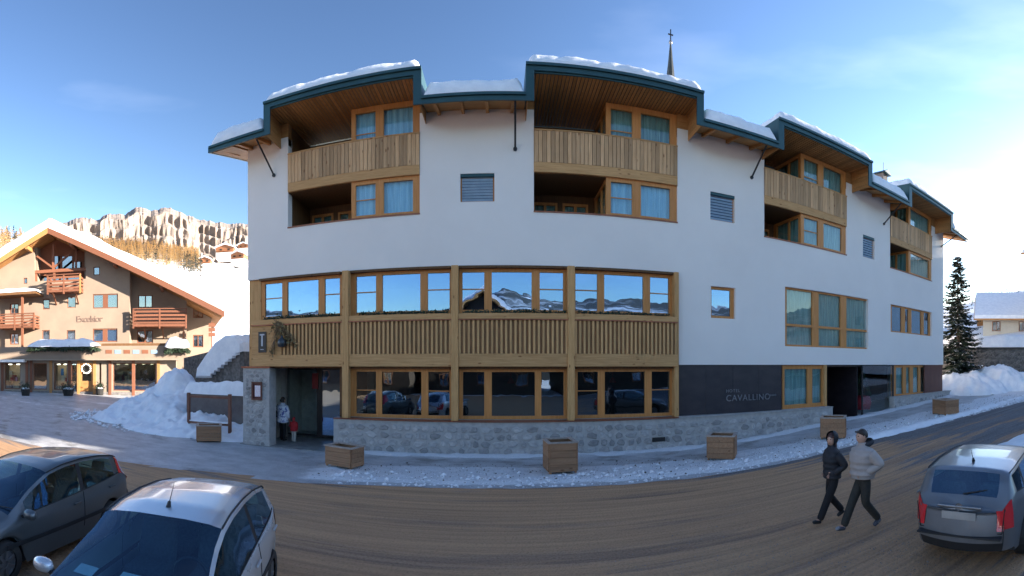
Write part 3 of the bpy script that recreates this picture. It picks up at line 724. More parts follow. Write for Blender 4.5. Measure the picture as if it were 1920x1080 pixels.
# ------------------------------------------------------------------ ground, road, pavement
def ground_mat(name, cols, st=(.35, 2.2, 1), grit=.25, rough=.55, spec=.35, ruts=False):
    """cols: colours mixed by the vertex attributes 'brown', 'snowy'; base = cols[0]"""
    m, t, b = nodes(name); b.inputs['Roughness'].default_value = rough; b.inputs['Specular IOR Level'].default_value = spec
    p = mapping(t, st)
    n = t.nodes.new('ShaderNodeTexNoise'); n.inputs['Scale'].default_value = 1.1; n.inputs['Detail'].default_value = 9; n.inputs['Roughness'].default_value = .68
    t.links.new(p.outputs[0], n.inputs['Vector'])
    p2 = mapping(t, (1, 1, 1)); n2 = t.nodes.new('ShaderNodeTexNoise'); n2.inputs['Scale'].default_value = 22; n2.inputs['Detail'].default_value = 5
    t.links.new(p2.outputs[0], n2.inputs['Vector'])
    def mixc(a, b_, f, bt='MIX'):
        k = t.nodes.new('ShaderNodeMix'); k.data_type = 'RGBA'; k.blend_type = bt
        for s_, v in ((0, f), (6, a), (7, b_)):
            if isinstance(v, (tuple, float, int)): k.inputs[s_].default_value = (*v, 1) if isinstance(v, tuple) else v
            else: t.links.new(v, k.inputs[s_])
        return k.outputs[2]
    def ramp(src, lo, hi, c0=(0, 0, 0), c1=(1, 1, 1)):
        r = t.nodes.new('ShaderNodeValToRGB'); r.color_ramp.elements[0].position = lo; r.color_ramp.elements[1].position = hi
        r.color_ramp.elements[0].color = (*c0, 1); r.color_ramp.elements[1].color = (*c1, 1); t.links.new(src, r.inputs[0]); return r.outputs[0]
    base = mixc(cols[0], cols[1], ramp(n.outputs['Fac'], .35, .65))
    out = base
    for att, c0, c1 in cols[2:]:
        a = t.nodes.new('ShaderNodeAttribute'); a.attribute_name = att
        k = t.nodes.new('ShaderNodeMath'); k.operation = 'MULTIPLY_ADD'; k.inputs[1].default_value = 1.0
        sb = t.nodes.new('ShaderNodeMath'); sb.operation = 'SUBTRACT'; sb.inputs[1].default_value = .5
        ad = t.nodes.new('ShaderNodeMath'); ad.operation = 'ADD'
        t.links.new(n.outputs['Fac'], sb.inputs[0]); t.links.new(a.outputs['Fac'], ad.inputs[0])
        m2 = t.nodes.new('ShaderNodeMath'); m2.operation = 'MULTIPLY'; m2.inputs[1].default_value = 1.9; t.links.new(sb.outputs[0], m2.inputs[0]); t.links.new(m2.outputs[0], ad.inputs[1])
        f = ramp(ad.outputs[0], .38, .62)
        out = mixc(out, mixc(c0, c1, ramp(n2.outputs['Fac'], .35, .65)), f)
    if ruts:
        p3 = mapping(t, (.10, 5.5, 1)); n3 = t.nodes.new('ShaderNodeTexNoise'); n3.inputs['Scale'].default_value = 1.3; n3.inputs['Detail'].default_value = 6; n3.inputs['Roughness'].default_value = .7
        n3.inputs['Distortion'].default_value = .4; t.links.new(p3.outputs[0], n3.inputs['Vector']); out = mixc(out, ramp(n3.outputs['Fac'], .34, .62, (.74, .73, .74), (1.1, 1.08, 1.05)), 1.0, 'MULTIPLY')
    g = ramp(n2.outputs['Fac'], .3, .7, (1-grit,)*3, (1+0,)*3)
    out = mixc(out, g, 1.0, 'MULTIPLY')
    t.links.new(out, b.inputs['Base Color'])
    sm = t.nodes.new('ShaderNodeMath'); sm.operation = 'ADD'; t.links.new(n.outputs['Fac'], sm.inputs[0]); t.links.new(n2.outputs['Fac'], sm.inputs[1])
    bp = t.nodes.new('ShaderNodeBump'); bp.inputs['Strength'].default_value = .8; bp.inputs['Distance'].default_value = .05
    t.links.new(sm.outputs[0], bp.inputs['Height']); t.links.new(bp.outputs[0], b.inputs['Normal']); return m
def sheet(name, xs, yf, zf, m_, attrs=None, kind='structure', label=None, cat=None):
    """grid over x in xs; yf(x) gives the list of y values"""
    g = Geo(); Y = [yf(x) for x in xs]; nv = len(Y[0])
    vs = [(x, y, zf(x, y)) for x, ys in zip(xs, Y) for y in ys]
    fs = [(a*nv+b, (a+1)*nv+b, (a+1)*nv+b+1, a*nv+b+1) for a in range(len(xs)-1) for b in range(nv-1)]
    g.add(vs, fs); o = g.build(name, m_, None, smooth=True, kind=kind, label=label, cat=cat)
    for an, fnn in (attrs or {}).items():
        at = o.data.attributes.new(an, 'FLOAT', 'POINT')
        at.data.foreach_set('value', [fnn(v[0], v[1]) for v in vs])
    return o
def frange(a, b, s): n = max(1, int(round((b-a)/s))); return [a+(b-a)*i/n for i in range(n+1)]
def lerp_tab(tab, x):
    if x <= tab[0][0]: return tab[0][1]
    for (x0, y0), (x1, y1) in zip(tab, tab[1:]):
        if x <= x1: return y0+(y1-y0)*(x-x0)/(x1-x0)
    return tab[-1][1]
SOILD = mat('dark_dirt', (.08, .07, .06), (.16, .14, .12), rough=.9)
RE = [(-60, 4.5), (-26, 7.2), (-16.7, 8.3), (-10.6, 9.5), (-6.5, 10.6), (-3, 11.3), (0, 11.45), (12, 11.3), (25, 10.8), (60, 10.6)]
def redge(x): return lerp_tab(RE, x)
WIDE = frange(-900, -60, 60)+frange(-60, -30, 3)[1:]+frange(-30, 40, .8)[1:]+frange(40, 80, 3)[1:]+frange(80, 900, 60)[1:]
WY = frange(-900, -60, 60)+frange(-60, 80, 2)[1:]+frange(80, 900, 60)[1:]
def gz(x, y): return G(x, y)-.05
sheet('ground', WIDE, lambda x: WY, gz, SNOW)
ROADM = ground_mat('dirty_road', [(.27, .26, .265), (.17, .165, .17), ('brown', (.76, .47, .27), (.54, .33, .19)), ('track', (.54, .35, .225), (.42, .27, .18)), ('snowy', (.70, .71, .74), (.50, .50, .52))], st=(.22, 2.8, 1), rough=.8, spec=.12, grit=.5, ruts=True)
def a_brown(x, y):
    v = 1.05-.75*smooth(4, 16, x)+.1*nz3(x, y*3, 2, .2)
    v -= .55*smooth(-1.2, .1, y-redge(x))
    v -= .5*smooth(4.5, 2.0, y)*smooth(1, 4, x)
    return v
def a_track(x, y):
    d = redge(x)-y; v = .06+.40*nz3(x*.12, y*2, 9)+.25*nz3(x*.4, y*5, 2)
    for c, wd, s_ in ((1.1, .25, .35), (2.6, .34, .5), (4.3, .40, .5), (5.9, .35, .45), (7.4, .3, .35)): v += s_*math.exp(-((d-c-.35*nz3(x*.08, c, 3)-.12*nz3(x*.4, c, 5))/wd)**2)
    return v
def a_snowy(x, y):
    v = -.35+.35*smooth(9, 17, x)*smooth(9.6, 7.4, y)+.2*smooth(13, 20, x)
    for yc, wd in ((8.9, .22), (7.4, .25), (6.1, .2)): v += .22*math.exp(-((y-yc-.3*math.sin(x*.12))/wd)**2)*smooth(6, 14, x)
    v += .35*smooth(-.5, 0, y-redge(x))*(.5+.8*nz3(x, y, 5, .8))
    return v
XR = frange(-60, -22, 1)+frange(-22, 32, .25)[1:]+frange(32, 75, 1.5)[1:]
def yroad(x):
    e = redge(x)+.25; return [-14+(e+14)*(i/90)**.8 for i in range(91)]
def zroad(x, y): return max(G(x, y)+.003,  G(x, y)+.006+.014*nz3(x, y*3, 1, .5)+.010*nz3(x, y*3, 4, 2.2)-.012*max(0, a_track(x, y)))
sheet('road', XR, yroad, zroad, ROADM, {'brown': a_brown, 'snowy': a_snowy, 'track': a_track})
ICEM = ground_mat('icy_pavement', [(.58, .585, .60), (.36, .365, .38), ('dark', (.30, .295, .285), (.20, .195, .19)), ('snowy', (.90, .91, .93), (.62, .64, .68))], st=(.9, 1.6, 1), rough=.45)
def sq_track(x, y):
    r = math.hypot(x+3, y-42)+1.2*nz3(x*.1, y*.1, 4); v = 0
    for c in (25.4, 27.2, 29.6, 31.4, 33.6, 36): v += .45*math.exp(-((r-c)/.34)**2)
    r = math.hypot(x+8, (y-8)*1.3)
    return v*smooth(-9, -13, x)+.25*nz3(x*.6, y*1.6, 7, .8)+.06
# icy square on the left, reaching to the chalet
def sq_snow(x, y):
    v = .24+.5*nz3(x*.35, y*1.6, 3, .45)+.2*nz3(x*.8, y*3, 5, 1.2)-.2*smooth(18, 12, y)
    v += .5*smooth(28, 34, y)
    return v
sheet('square', frange(-70, -24, .6)+frange(-24, -3.5, .22)[1:], lambda x: [redge(x)+.1+(44-redge(x))*(i/130)**1.2 for i in range(131)], lambda x, y: G(x, y)+.002+.02*nz3(x, y, 2, .6), ICEM,
      {'dark': lambda x, y: sq_track(x, y)+.30*smooth(2.5, .0, y-redge(x))+.12*nz3(x, y, 8, .4)-.1+.35*smooth(-9.8, -9, x)*smooth(14.6, 15.4, y), 'snowy': lambda x, y: sq_snow(x, y)-.5*smooth(2.6, .3, y-redge(x))-.4*smooth(-9.8, -9, x)*smooth(14.6, 15.6, y)})
# pavement: snow beaten against the kerb, an icy walked strip, a line of snow along the wall
def wallface(x): return FP(x, .28, 0)[1]
def pv(x, y):
    a = redge(x); b = wallface(x); return (y-a)/(b-a)
def pav_snow(x, y):
    v = pv(x, y); n_ = nz3(x, y*2, 7, .7)
    s = .95*smooth(.0, .06, v)*smooth(.62, .40, v+.10*n_)
    s += .95*smooth(.86, .92, v+.04*n_)*smooth(-6, -4, x)
    return s*smooth(-6.2, -4.6, x)-.12+.10*smooth(12, 20, x)
def zpav(x, y):
    v = pv(x, y); e = smooth(0, .10, v)*smooth(-6.4, -4.4, x)
    lump = .05*max(0, nz3(x, y, 3, 1.6))+.035*nz3(x, y, 6, 4.5)+.015*nz3(x, y, 2, 11)
    h = e*(.10+lump*smooth(.62, .4, v))
    h += .03*max(0, nz3(x, y, 11, 7))*smooth(.6, .4, v)*e
    h += .07*smooth(.88, .95, v)*smooth(-6, -4, x)*(1+.5*nz3(x, y, 1, 3))
    return G(x, y)+.012+h
sheet('pavement', frange(-6.5, 27, .12)+frange(27, 60, 1)[1:], lambda x: [redge(x)-.12*(1+nz3(x, 0, 3, 1.1))+(wallface(x)+.1-redge(x)+.12)*(i/44) for i in range(45)], zpav, ICEM,
      {'dark': lambda x, y: .36*smooth(.42, .6, pv(x, y))*smooth(.97, .85, pv(x, y))-.18*smooth(6, 20, x), 'snowy': pav_snow})
# floor of the lobby and entrance
Geo(FP).box(UL-.2, U(625), -4.1, .25, -.2, .035, seg=3).build('lobby_floor', mat('wet_stone_floor', (.30, .30, .29), (.18, .18, .18), rough=.45, scale=3, bump=.2), hotel)
Geo(FP).box(U(1562, .2), U(1677), -2.4, .02, .1, .50, seg=3).build('door_step', mat('door_step_stone', (.12, .12, .12), (.07, .07, .07), rough=.5), hotel)
# strip of grit near the parked car
g = Geo()
for q in range(9000):
    x = rnd.uniform(1.5, 9); y = rnd.gauss(4.6, 1.3)
    if y < .5 or y > 8: continue
    s_ = rnd.uniform(.006, .017); z = zroad(x, y)
    vs = [(x+rnd.uniform(-1, 1)*s_, y+rnd.uniform(-1, 1)*s_, z-.004+s_*k) for k in (0, 0, 0, 1.2)]
    g.add(vs, [(0, 1, 3), (1, 2, 3), (2, 0, 3)])
g.build('road_grit', mat('grit', (.28, .27, .27), (.12, .12, .12), scale=20), None, kind='stuff', label='loose grey grit scattered on the road beside the silver estate car', cat='grit')

def mound(name, x0, x1, y0, y1, blobs, label, step=.12, seed=0, lump=1.0, base=None, m_=SNOW):
    base = base or (lambda x, y: G(x, y))
    def h(x, y):
        v = 0
        for (cx, cy, rx, ry, hh) in blobs:
            d = ((x-cx)/rx)**2+((y-cy)/ry)**2
            if d < 1: v = max(v, hh*(1-d)**.8) if v == 0 else v+0*hh if hh*(1-d)**.8 < v*.5 else max(v, hh*(1-d)**.8)
        if v > 0:
            e = min(1, v/.35)
            v += e*lump*(.20*nz3(x, y, seed, 1.1)+.12*nz3(x, y, seed+3, 2.6)+.06*nz3(x, y, seed+5, 6))
        return v
    xs = frange(x0, x1, step); ys = frange(y0, y1, step); vs = []
    for x in xs:
        for y in ys:
            v = h(x, y); vs.append((x, y, base(x, y)+(v if v > .01 else -.08)))
    nv = len(ys); fs = []
    for a in range(len(xs)-1):
        for b in range(nv-1):
            q = (a*nv+b, (a+1)*nv+b, (a+1)*nv+b+1, a*nv+b+1)
            if any(vs[k][2] > base(vs[k][0], vs[k][1]) for k in q): fs.append(q)
    g = Geo(); g.add(vs, fs); return g.build(name, m_, None, smooth=True, kind='stuff', label=label, cat='snow')
mound('snow_heap', -24, -9.4, 14.0, 24, [(-17.6, 20.4, 1.9, 1.9, 2.8), (-18.9, 20.2, 1.7, 2.2, 1.75), (-16.4, 18.9, 4.3, 3.1, 1.35), (-16.1, 19.6, 1.5, 1.6, 1.9), (-19.9, 19.4, 2.4, 2.2, .95), (-13.6, 17.0, 3.6, 1.9, .75), (-11.6, 16.6, 2.6, 1.9, .45), (-14.2, 15.9, 3.2, 1.5, .30), (-17.6, 17.2, 3.4, 2.0, .6)], 'big shovelled snow heap at the corner of the square, left of the hotel', seed=1, lump=1.7, step=.1)
mound('snow_heap', 24.6, 36, 10.8, 22, [(27.2, 16.6, 2.6, 3.2, 1.5), (29.6, 15.3, 2.0, 2.8, 1.9), (25.8, 17.3, 1.4, 2.2, 1.25), (31.0, 13.5, 2.6, 2.6, 1.2), (33.5, 12.6, 3.5, 1.6, .8)], 'ploughed snow heap between the spruce and the dark stone wall', seed=5, lump=1.6)
mound('snow_ridge', 12, 40, 11.0, 12.2, [(x, 11.45, 1.3, .35, .16) for x in frange(13, 39, 1.1)], 'low ridge of ploughed snow along the right end of the pavement', seed=8, lump=.35)
mound('snow_bank', 11, 34, -2, 7.4, [(x, 4.2, 2.4, 3.0-.02*x, .42) for x in frange(13, 34, 1.6)], 'flat snow bank on the near side of the road beyond the parked estate car', seed=12, lump=.5, step=.2)

# loose clods of snow and dirty specks along the kerb and round the heaps
def scatter(name, n, fpos, smin, smax, m_, label, cat, seed=1):
    q_ = random.Random(seed); g = Geo()
    for _ in range(n):
        x, y, z = fpos(q_); s_ = q_.uniform(smin, smax)*(1 if q_.random() < .85 else 1.8)
        vs = [(x+s_*a*q_.uniform(.6, 1.3), y+s_*b*q_.uniform(.6, 1.3), z+s_*c*q_.uniform(.5, 1.1)) for a, b, c in ((1, 0, .2), (0, 1, .25), (-1, 0, .2), (0, -1, .25), (.1, .1, 1), (0, 0, -.5))]
        g.add(vs, [(0, 1, 4), (1, 2, 4), (2, 3, 4), (3, 0, 4), (1, 0, 5), (2, 1, 5), (3, 2, 5), (0, 3, 5)])
    g.build(name, m_, None, kind='stuff', label=label, cat=cat)
def f1(q_):
    x = q_.uniform(-4.5, 27); y = redge(x)+abs(q_.gauss(0, .55))-.05; return x, y, zpav(x, y)
scatter('snow_clods', 1500, f1, .012, .05, SNOW, 'broken clods of snow along the pavement edge in front of the hotel', 'snow', 3)
def f2(q_):
    x = q_.uniform(-5, 27); y = redge(x)+q_.uniform(.15, 2.2)**1.0; return x, y, zpav(x, y)+.004
scatter('dirt_specks', 1500, f2, .008, .022, SOILD, 'dark specks of dirt lying in the snow of the pavement', 'dirt', 4)
def f3(q_):
    a = q_.uniform(0, 6.28); d = q_.gauss(1.0, .10); x = -16.4+5.4*d*math.cos(a); y = 17.4+2.9*d*math.sin(a); return x, y, G(x, y)+.02+.15*max(0, 1-d)
scatter('snow_clods', 500, f3, .03, .11, SNOW, 'broken clods of snow round the foot of the big snow heap', 'snow', 5)
def f4(q_):
    x = q_.uniform(25, 34); y = 16.5-(x-25)*.45+q_.gauss(0, .8); return x, y, G(x, y)+q_.uniform(.0, .3)
scatter('snow_clods', 400, f4, .05, .2, SNOW, 'lumps of ploughed snow in front of the dark wall at the right', 'snow', 6)
# ------------------------------------------------------------------ planters
PB = wood('planter_board', (.38, .215, .12), (.24, .13, .07), False, .16, rough=.7)
PC = mat('planter_rim', (.42, .36, .32), (.30, .25, .21), scale=8)
SOIL = mat('frozen_soil', (.07, .05, .04), (.5, .5, .52), scale=5, lo=.45, hi=.6, bump=.5)
def make_planter(w_, d_, h_, label, loc, rz):
    t = thing('planter_box', label, 'planter', loc, rz, group='larch planters along the pavement')
    n = 4; bh = (h_-.07)/n
    for q in range(n):
        z = .05+q*bh
        for s_ in (-1, 1):
            Geo().box(-w_/2+.035, w_/2-.035, s_*d_/2-.015, s_*d_/2+.015, z+.004, z+bh-.004).local('board', PB, t)
            Geo().box(s_*w_/2-.015, s_*w_/2+.015, -d_/2+.02, d_/2-.02, z+.004, z+bh-.004).local('board', PB, t)
    for a in (-1, 1):
        for b in (-1, 1): Geo().box(a*w_/2-.045, a*w_/2+.028 if a > 0 else a*w_/2+.045, b*d_/2-.045 if b > 0 else b*d_/2-.028, b*d_/2+.028 if b > 0 else b*d_/2+.045, 0, h_-.02).local('corner_post', PB, t, bevel=.006) if False else Geo().box(a*(w_/2-.045)-.03, a*(w_/2-.045)+.03, b*(d_/2-.045)-.03, b*(d_/2-.045)+.03, 0, h_-.02).local('corner_post', PB, t)
    Geo().plate(-w_/2-.03, w_/2+.03, -d_/2-.03, d_/2+.03, h_-.02, h_+.015, [(-w_/2+.07, w_/2-.07, -d_/2+.07, d_/2-.07)], P=lambda a, b, c: (a, c, b)).local('rim', PC, t)
    Geo().grid(lambda s_, t_: (-w_/2+.03+(w_-.06)*s_, -d_/2+.03+(d_-.06)*t_, h_-.13+.04*nz3(s_*4, t_*4, w_*9)), 8, 8).local('soil', SOIL, t, smooth=True)
    return t
for (px, py, w_, d_, h_, rz, lab) in ((392, 827, .98, .8, .66, .62, 'wooden planter under the brown wooden notice frame by the snow heap'),
        (646, 881, .98, .62, .60, -.33, 'low wide wooden planter in front of the left end of the stone wall'),
        (1050, 893, .80, .80, .84, .10, 'tall square wooden planter in front of the middle of the restaurant'),
        (1354, 866, .84, .84, .74, .95, 'square wooden planter below the dark slate panels with the hotel name'),
        (1563, 826, .92, .9, .76, .78, 'wooden planter at the hotel entrance, behind the woman in black'),
        (1773, 780, .9, .9, .72, 1.35, 'wooden planter at the far right corner of the hotel, last of the row')):
    p = ground_at(px, py, .09); n_ = Vector((p.x, p.y, 0)).normalized()
    q = p+n_*(d_/2+.05 if abs(rz) < .5 else .58*w_)
    make_planter(w_, d_, h_, lab, (q.x, q.y, max(zpav(q.x, q.y) if q.x > -6 else G(q.x, q.y)+.02, 0)-.01), rz)
# brown wooden frame
p = ground_at(354, 814); q = ground_at(431, 822)
fr = thing('notice_stand', 'empty brown wooden frame on two posts standing in the snow', 'frame', ((p+q)/2)[:])
RB = mat('brown_stained_wood', (.20, .08, .05), (.12, .05, .03), rough=.6, scale=3, stretch=(1, 1, .3))
for c in (p, q): Geo().box(c.x-.06, c.x+.06, c.y-.06, c.y+.06, -.05, 1.86).build('post', RB, fr, bevel=.008)
for z in (1.70, .56): Geo().beam((p.x, p.y, z), (q.x, q.y, z), .09, .10).build('rail', RB, fr)
m_ = (p+q)/2
Geo().grid(lambda s_, t_: (p.x+(q.x-p.x)*s_, p.y+(q.y-p.y)*s_-.05+.1*t_, .61+.05*math.sin(t_*math.pi)+.015*nz3(s_*9, t_, 2)), 24, 5).build('snow_on_rail', SNOW, fr, smooth=True)

# ------------------------------------------------------------------ walls and stairs left of the hotel
wl = thing('garden_wall', 'low plastered wall behind the wooden notice frame with thick snow on top', 'wall', (-12, 17.5, 0))
BRP = mat('brown_render', (.17, .15, .14), (.12, .10, .10), rough=.9, scale=2, bump=.3)
Geo().box(-14.4, -9.5, 17.3, 17.8, -.1, 1.72).build('wall', BRP, wl)
def cap(x0, x1, y0, y1, z0, h, seed, label, P=I, step=.12):
    def f(s_, t_):
        x = x0+(x1-x0)*s_; y = y0+(y1-y0)*t_
        e = math.sin(min(1, min(s_, 1-s_)*(x1-x0)/.35)*math.pi/2)*math.sin(min(1, min(t_, 1-t_)*(y1-y0)/.25)*math.pi/2)
        return P(x, y, z0-.03+e**.6*(h*(1+.35*nz3(x, y, seed, .9)+.15*nz3(x, y, seed, 3))+.03))
    g = Geo().grid(f, max(8, int((x1-x0)/step)), 10)
    return g.build('snow_cap', SNOW, None, smooth=True, kind='stuff', cat='snow', label=label)
cap(-14.5, -9.55, 17.15, 17.95, 1.72, .55, 2, 'thick snow on the low wall left of the stone pillar')
stw = thing('outdoor_staircase', 'dark stone staircase beside the hotel rising under a thick slab of snow', 'staircase', (-15, 21.5, 0))
for q in range(9):
    x = -15.75+q*.27
    Geo().box(x, x+.27, 20.9, 22.4, 1.0, 2.35+q*.185).build('step', DSTONE, stw)
Geo().box(-16.4, -15.75, 20.9, 22.4, 0, 2.2).build('landing', DSTONE, stw)
Geo().box(-16.2, -13.3, 20.7, 20.9, 0, 2.0).build('side_wall', DSTONE, stw)
zig = []
for q in range(9):
    x = -15.75+q*.27; zig += [(x, 2.35+q*.185), (x+.27, 2.35+q*.185)]
up_ = [(-13.3, 4.35), (-13.7, 4.75), (-14.5, 4.72), (-15.2, 4.35), (-15.9, 3.6), (-16.5, 2.9), (-16.6, 2.35)]
g = Geo()
poly = zig+up_
def sh(x, z): return x+.0, z
for (y0, y1, ins) in ((20.62, 22.3, 0),):
    n_ = len(poly); vs = [(a, y0+.16, c) for a, c in poly]+[(a, y1, c) for a, c in poly]
    cx = sum(a for a, c in poly)/n_; cz = sum(c for a, c in poly)/n_
    fr_ = [(cx+(a-cx)*.9, y0, cz+(c-cz)*.88) for a, c in poly]
    vs = fr_+vs
    g.add(vs, [tuple(range(n_))[::-1]]+[(i, (i+1) % n_, n_+(i+1) % n_, n_+i) for i in range(n_)]+[(n_+i, n_+(i+1) % n_, 2*n_+(i+1) % n_, 2*n_+i) for i in range(n_)])
g.build('snow_slab', SNOW, None, kind='stuff', label='thick slab of snow lying up the stone staircase beside the hotel', cat='snow')
bw = thing('retaining_wall', 'dark stone retaining wall above the snow heap, left of the staircase', 'wall', (-18, 24, 0))
def dwall(parent, p0, p1, z0f, z1f, th=.4, size=.42, seed=3, limit=120):
    p0 = Vector(p0); p1 = Vector(p1); L = (p1-p0).length; d = (p1-p0)/L; n_ = Vector((d.y, -d.x))
    P = lambda a, b, c: (p0.x+d.x*a+n_.x*b, p0.y+d.y*a+n_.y*b, c)
    Geo(P).prism([(0, z0f), (L, z0f), (L, z1f[1]), (0, z1f[0])], -th, 0).build('mortar_core', DSTONE, parent)
    an = math.atan2(d.y, d.x)
    rubble(parent, lambda a, z: Matrix.Translation(P(a, -.005, z)) @ Matrix.Rotation(an, 4, 'Z'), .05, L-.05, lambda a: z0f, min(z1f), size, DSM, limit, .05, seed)
dwall(bw, (-21.5, 25.5), (-16.2, 22.9), .2, (3.6, 4.1), seed=5)
bw2 = thing('retaining_wall', 'brownish wall close to the left side of the hotel behind the staircase', 'wall', (-13, 25, 0))
Geo().box(-16.3, -11.2, 25.2, 25.6, 0, 4.55).build('wall', BRP, bw2)
cap(-16.4, -11.1, 24.9, 26.4, 4.55, .55, 6, 'snow on the higher wall between the staircase and the hotel')
# right hand wall with snow and dark edge
rw = thing('retaining_wall', 'long dark stone wall on the right, under a deep roof of snow', 'wall', (33, 16, 1.3))
dwall(rw, (29.6, 21.5), (34.6, 9.0), .8, (4.35, 4.35), th=.5, size=.5, seed=11, limit=260)
d_ = Vector((34.6-29.6, 9.0-21.5)).normalized(); n_ = Vector((d_.y, -d_.x))
PWR = lambda a, b, c: (29.6+d_.x*a+n_.x*b, 21.5+d_.y*a+n_.y*b, c)
Geo(PWR).box(-.2, 13.6, -1.6, .18, 4.352, 4.5).build('coping', BLACK, rw)
cap(-.2, 13.6, -1.8, .2, 4.5, .85, 3, 'deep snow lying on the dark stone wall at the right', P=PWR, step=.2)
# ------------------------------------------------------------------ hills, mountain, forest
HT = [(-2.4, .14), (-1.6, .22), (-1.106, .275), (-.95, .262), (-.8, .250), (-.7, .238), (-.63, .228), (-.56, .232), (-.35, .16), (0, .10), (.5, .08), (.9, .11), (1.02, .128), (1.153, .162), (1.35, .20), (1.8, .16), (2.4, .12), (2.79, .14), (2.99, .15), (3.14, .175), (3.2, .16), (3.33, .105), (3.64, .125), (3.9, .14)]
def hill_e(a):
    if a < -2.38: a += 2*math.pi
    return lerp_tab(HT, a)
def hill_z(a, r):
    r0 = 62 if a < .5 or a > 2 else 40
    t_ = min(1, max(0, (r-r0)/(520-r0)))
    x, y = r*math.sin(a), r*math.cos(a)
    b = G(max(-60, min(60, x)), y)-.12
    if .5 < a < 2: b += 1.2*smooth(30, 45, r)
    z = b+(CAMZ+hill_e(a)*520-b)*(t_**.95)
    if r > 520: z = (CAMZ+hill_e(a)*520)*(1+.02*(r-520)/100)
    z += t_*9*nz3(x, y, 2, .012)+t_*2.5*nz3(x, y, 5, .05)*min(1, 520/r)
    return z
HILLF = mat('forested_slope', (.05, .05, .045), (.55, .55, .57), rough=.95, scale=.02, lo=.50, hi=.66, detail=9, spec=.1)
RS = [38, 44, 52, 60, 70, 85, 100, 120, 145, 170, 200, 240, 280, 320, 370, 420, 470, 520, 600, 800]
def hill(name, a0, a1, m_, n):
    vs = []; fs = []; nr = len(RS)
    for i in range(n+1):
        a = a0+(a1-a0)*i/n
        for r in RS:
            vs.append((r*math.sin(a), r*math.cos(a), hill_z(a, r)))
    for i in range(n):
        for j in range(nr-1): fs.append((i*nr+j, (i+1)*nr+j, (i+1)*nr+j+1, i*nr+j+1))
    g = Geo(); g.add(vs, fs); g.build(name, m_, None, smooth=True, kind='structure')
hill('hillside', -1.7, 1.8, SNOW, 220)
hill('forested_hillside', 1.8, 2*math.pi-1.7, HILLF, 160)
# limestone massif
ROCK = None
m, t, b = nodes('pale_limestone'); b.inputs['Roughness'].default_value = .95; b.inputs['Specular IOR Level'].default_value = .1
ge = t.nodes.new('ShaderNodeNewGeometry'); sx = t.nodes.new('ShaderNodeSeparateXYZ'); t.links.new(ge.outputs['Normal'], sx.inputs[0])
p = mapping(t, (1, 1, .35)); n = t.nodes.new('ShaderNodeTexNoise'); n.inputs['Scale'].default_value = .013; n.inputs['Detail'].default_value = 10; n.inputs['Roughness'].default_value = .65; t.links.new(p.outputs[0], n.inputs['Vector'])
p5 = mapping(t, (.35, .35, 3.2)); n5 = t.nodes.new('ShaderNodeTexNoise'); n5.inputs['Scale'].default_value = .010; n5.inputs['Detail'].default_value = 7; n5.inputs['Roughness'].default_value = .6; t.links.new(p5.outputs[0], n5.inputs['Vector'])
ad = t.nodes.new('ShaderNodeMath'); ad.operation = 'MULTIPLY_ADD'; ad.inputs[1].default_value = 1.5; t.links.new(n5.outputs['Fac'], ad.inputs[0]); t.links.new(sx.outputs['Z'], ad.inputs[2])
r = t.nodes.new('ShaderNodeValToRGB'); r.color_ramp.elements[0].position = 1.10; r.color_ramp.elements[1].position = 1.30; r.color_ramp.elements[0].color = (0, 0, 0, 1); t.links.new(ad.outputs[0], r.inputs[0])
r2 = t.nodes.new('ShaderNodeValToRGB'); r2.color_ramp.elements[0].position = .3; r2.color_ramp.elements[1].position = .7; r2.color_ramp.elements[0].color = (.17, .145, .13, 1); r2.color_ramp.elements[1].color = (.31, .265, .235, 1); t.links.new(n.outputs['Fac'], r2.inputs[0])
k = t.nodes.new('ShaderNodeMix'); k.data_type = 'RGBA'; t.links.new(r.outputs[0], k.inputs[0]); t.links.new(r2.outputs[0], k.inputs[6]); k.inputs[7].default_value = (.8, .81, .84, 1); t.links.new(k.outputs[2], b.inputs['Base Color'])
bp = t.nodes.new('ShaderNodeBump'); bp.inputs['Strength'].default_value = .8; bp.inputs['Distance'].default_value = 25; t.links.new(n.outputs['Fac'], bp.inputs['Height']); t.links.new(bp.outputs[0], b.inputs['Normal'])
SKY = [(20, 480), (60, 455), (95, 432), (115, 420), (150, 407), (185, 413), (200, 401), (235, 402), (250, 392), (264, 387), (282, 396), (300, 391), (318, 389), (340, 399), (370, 411), (400, 416), (430, 420), (448, 418), (464, 421), (520, 430), (640, 480), (760, 560)]
g = Geo()
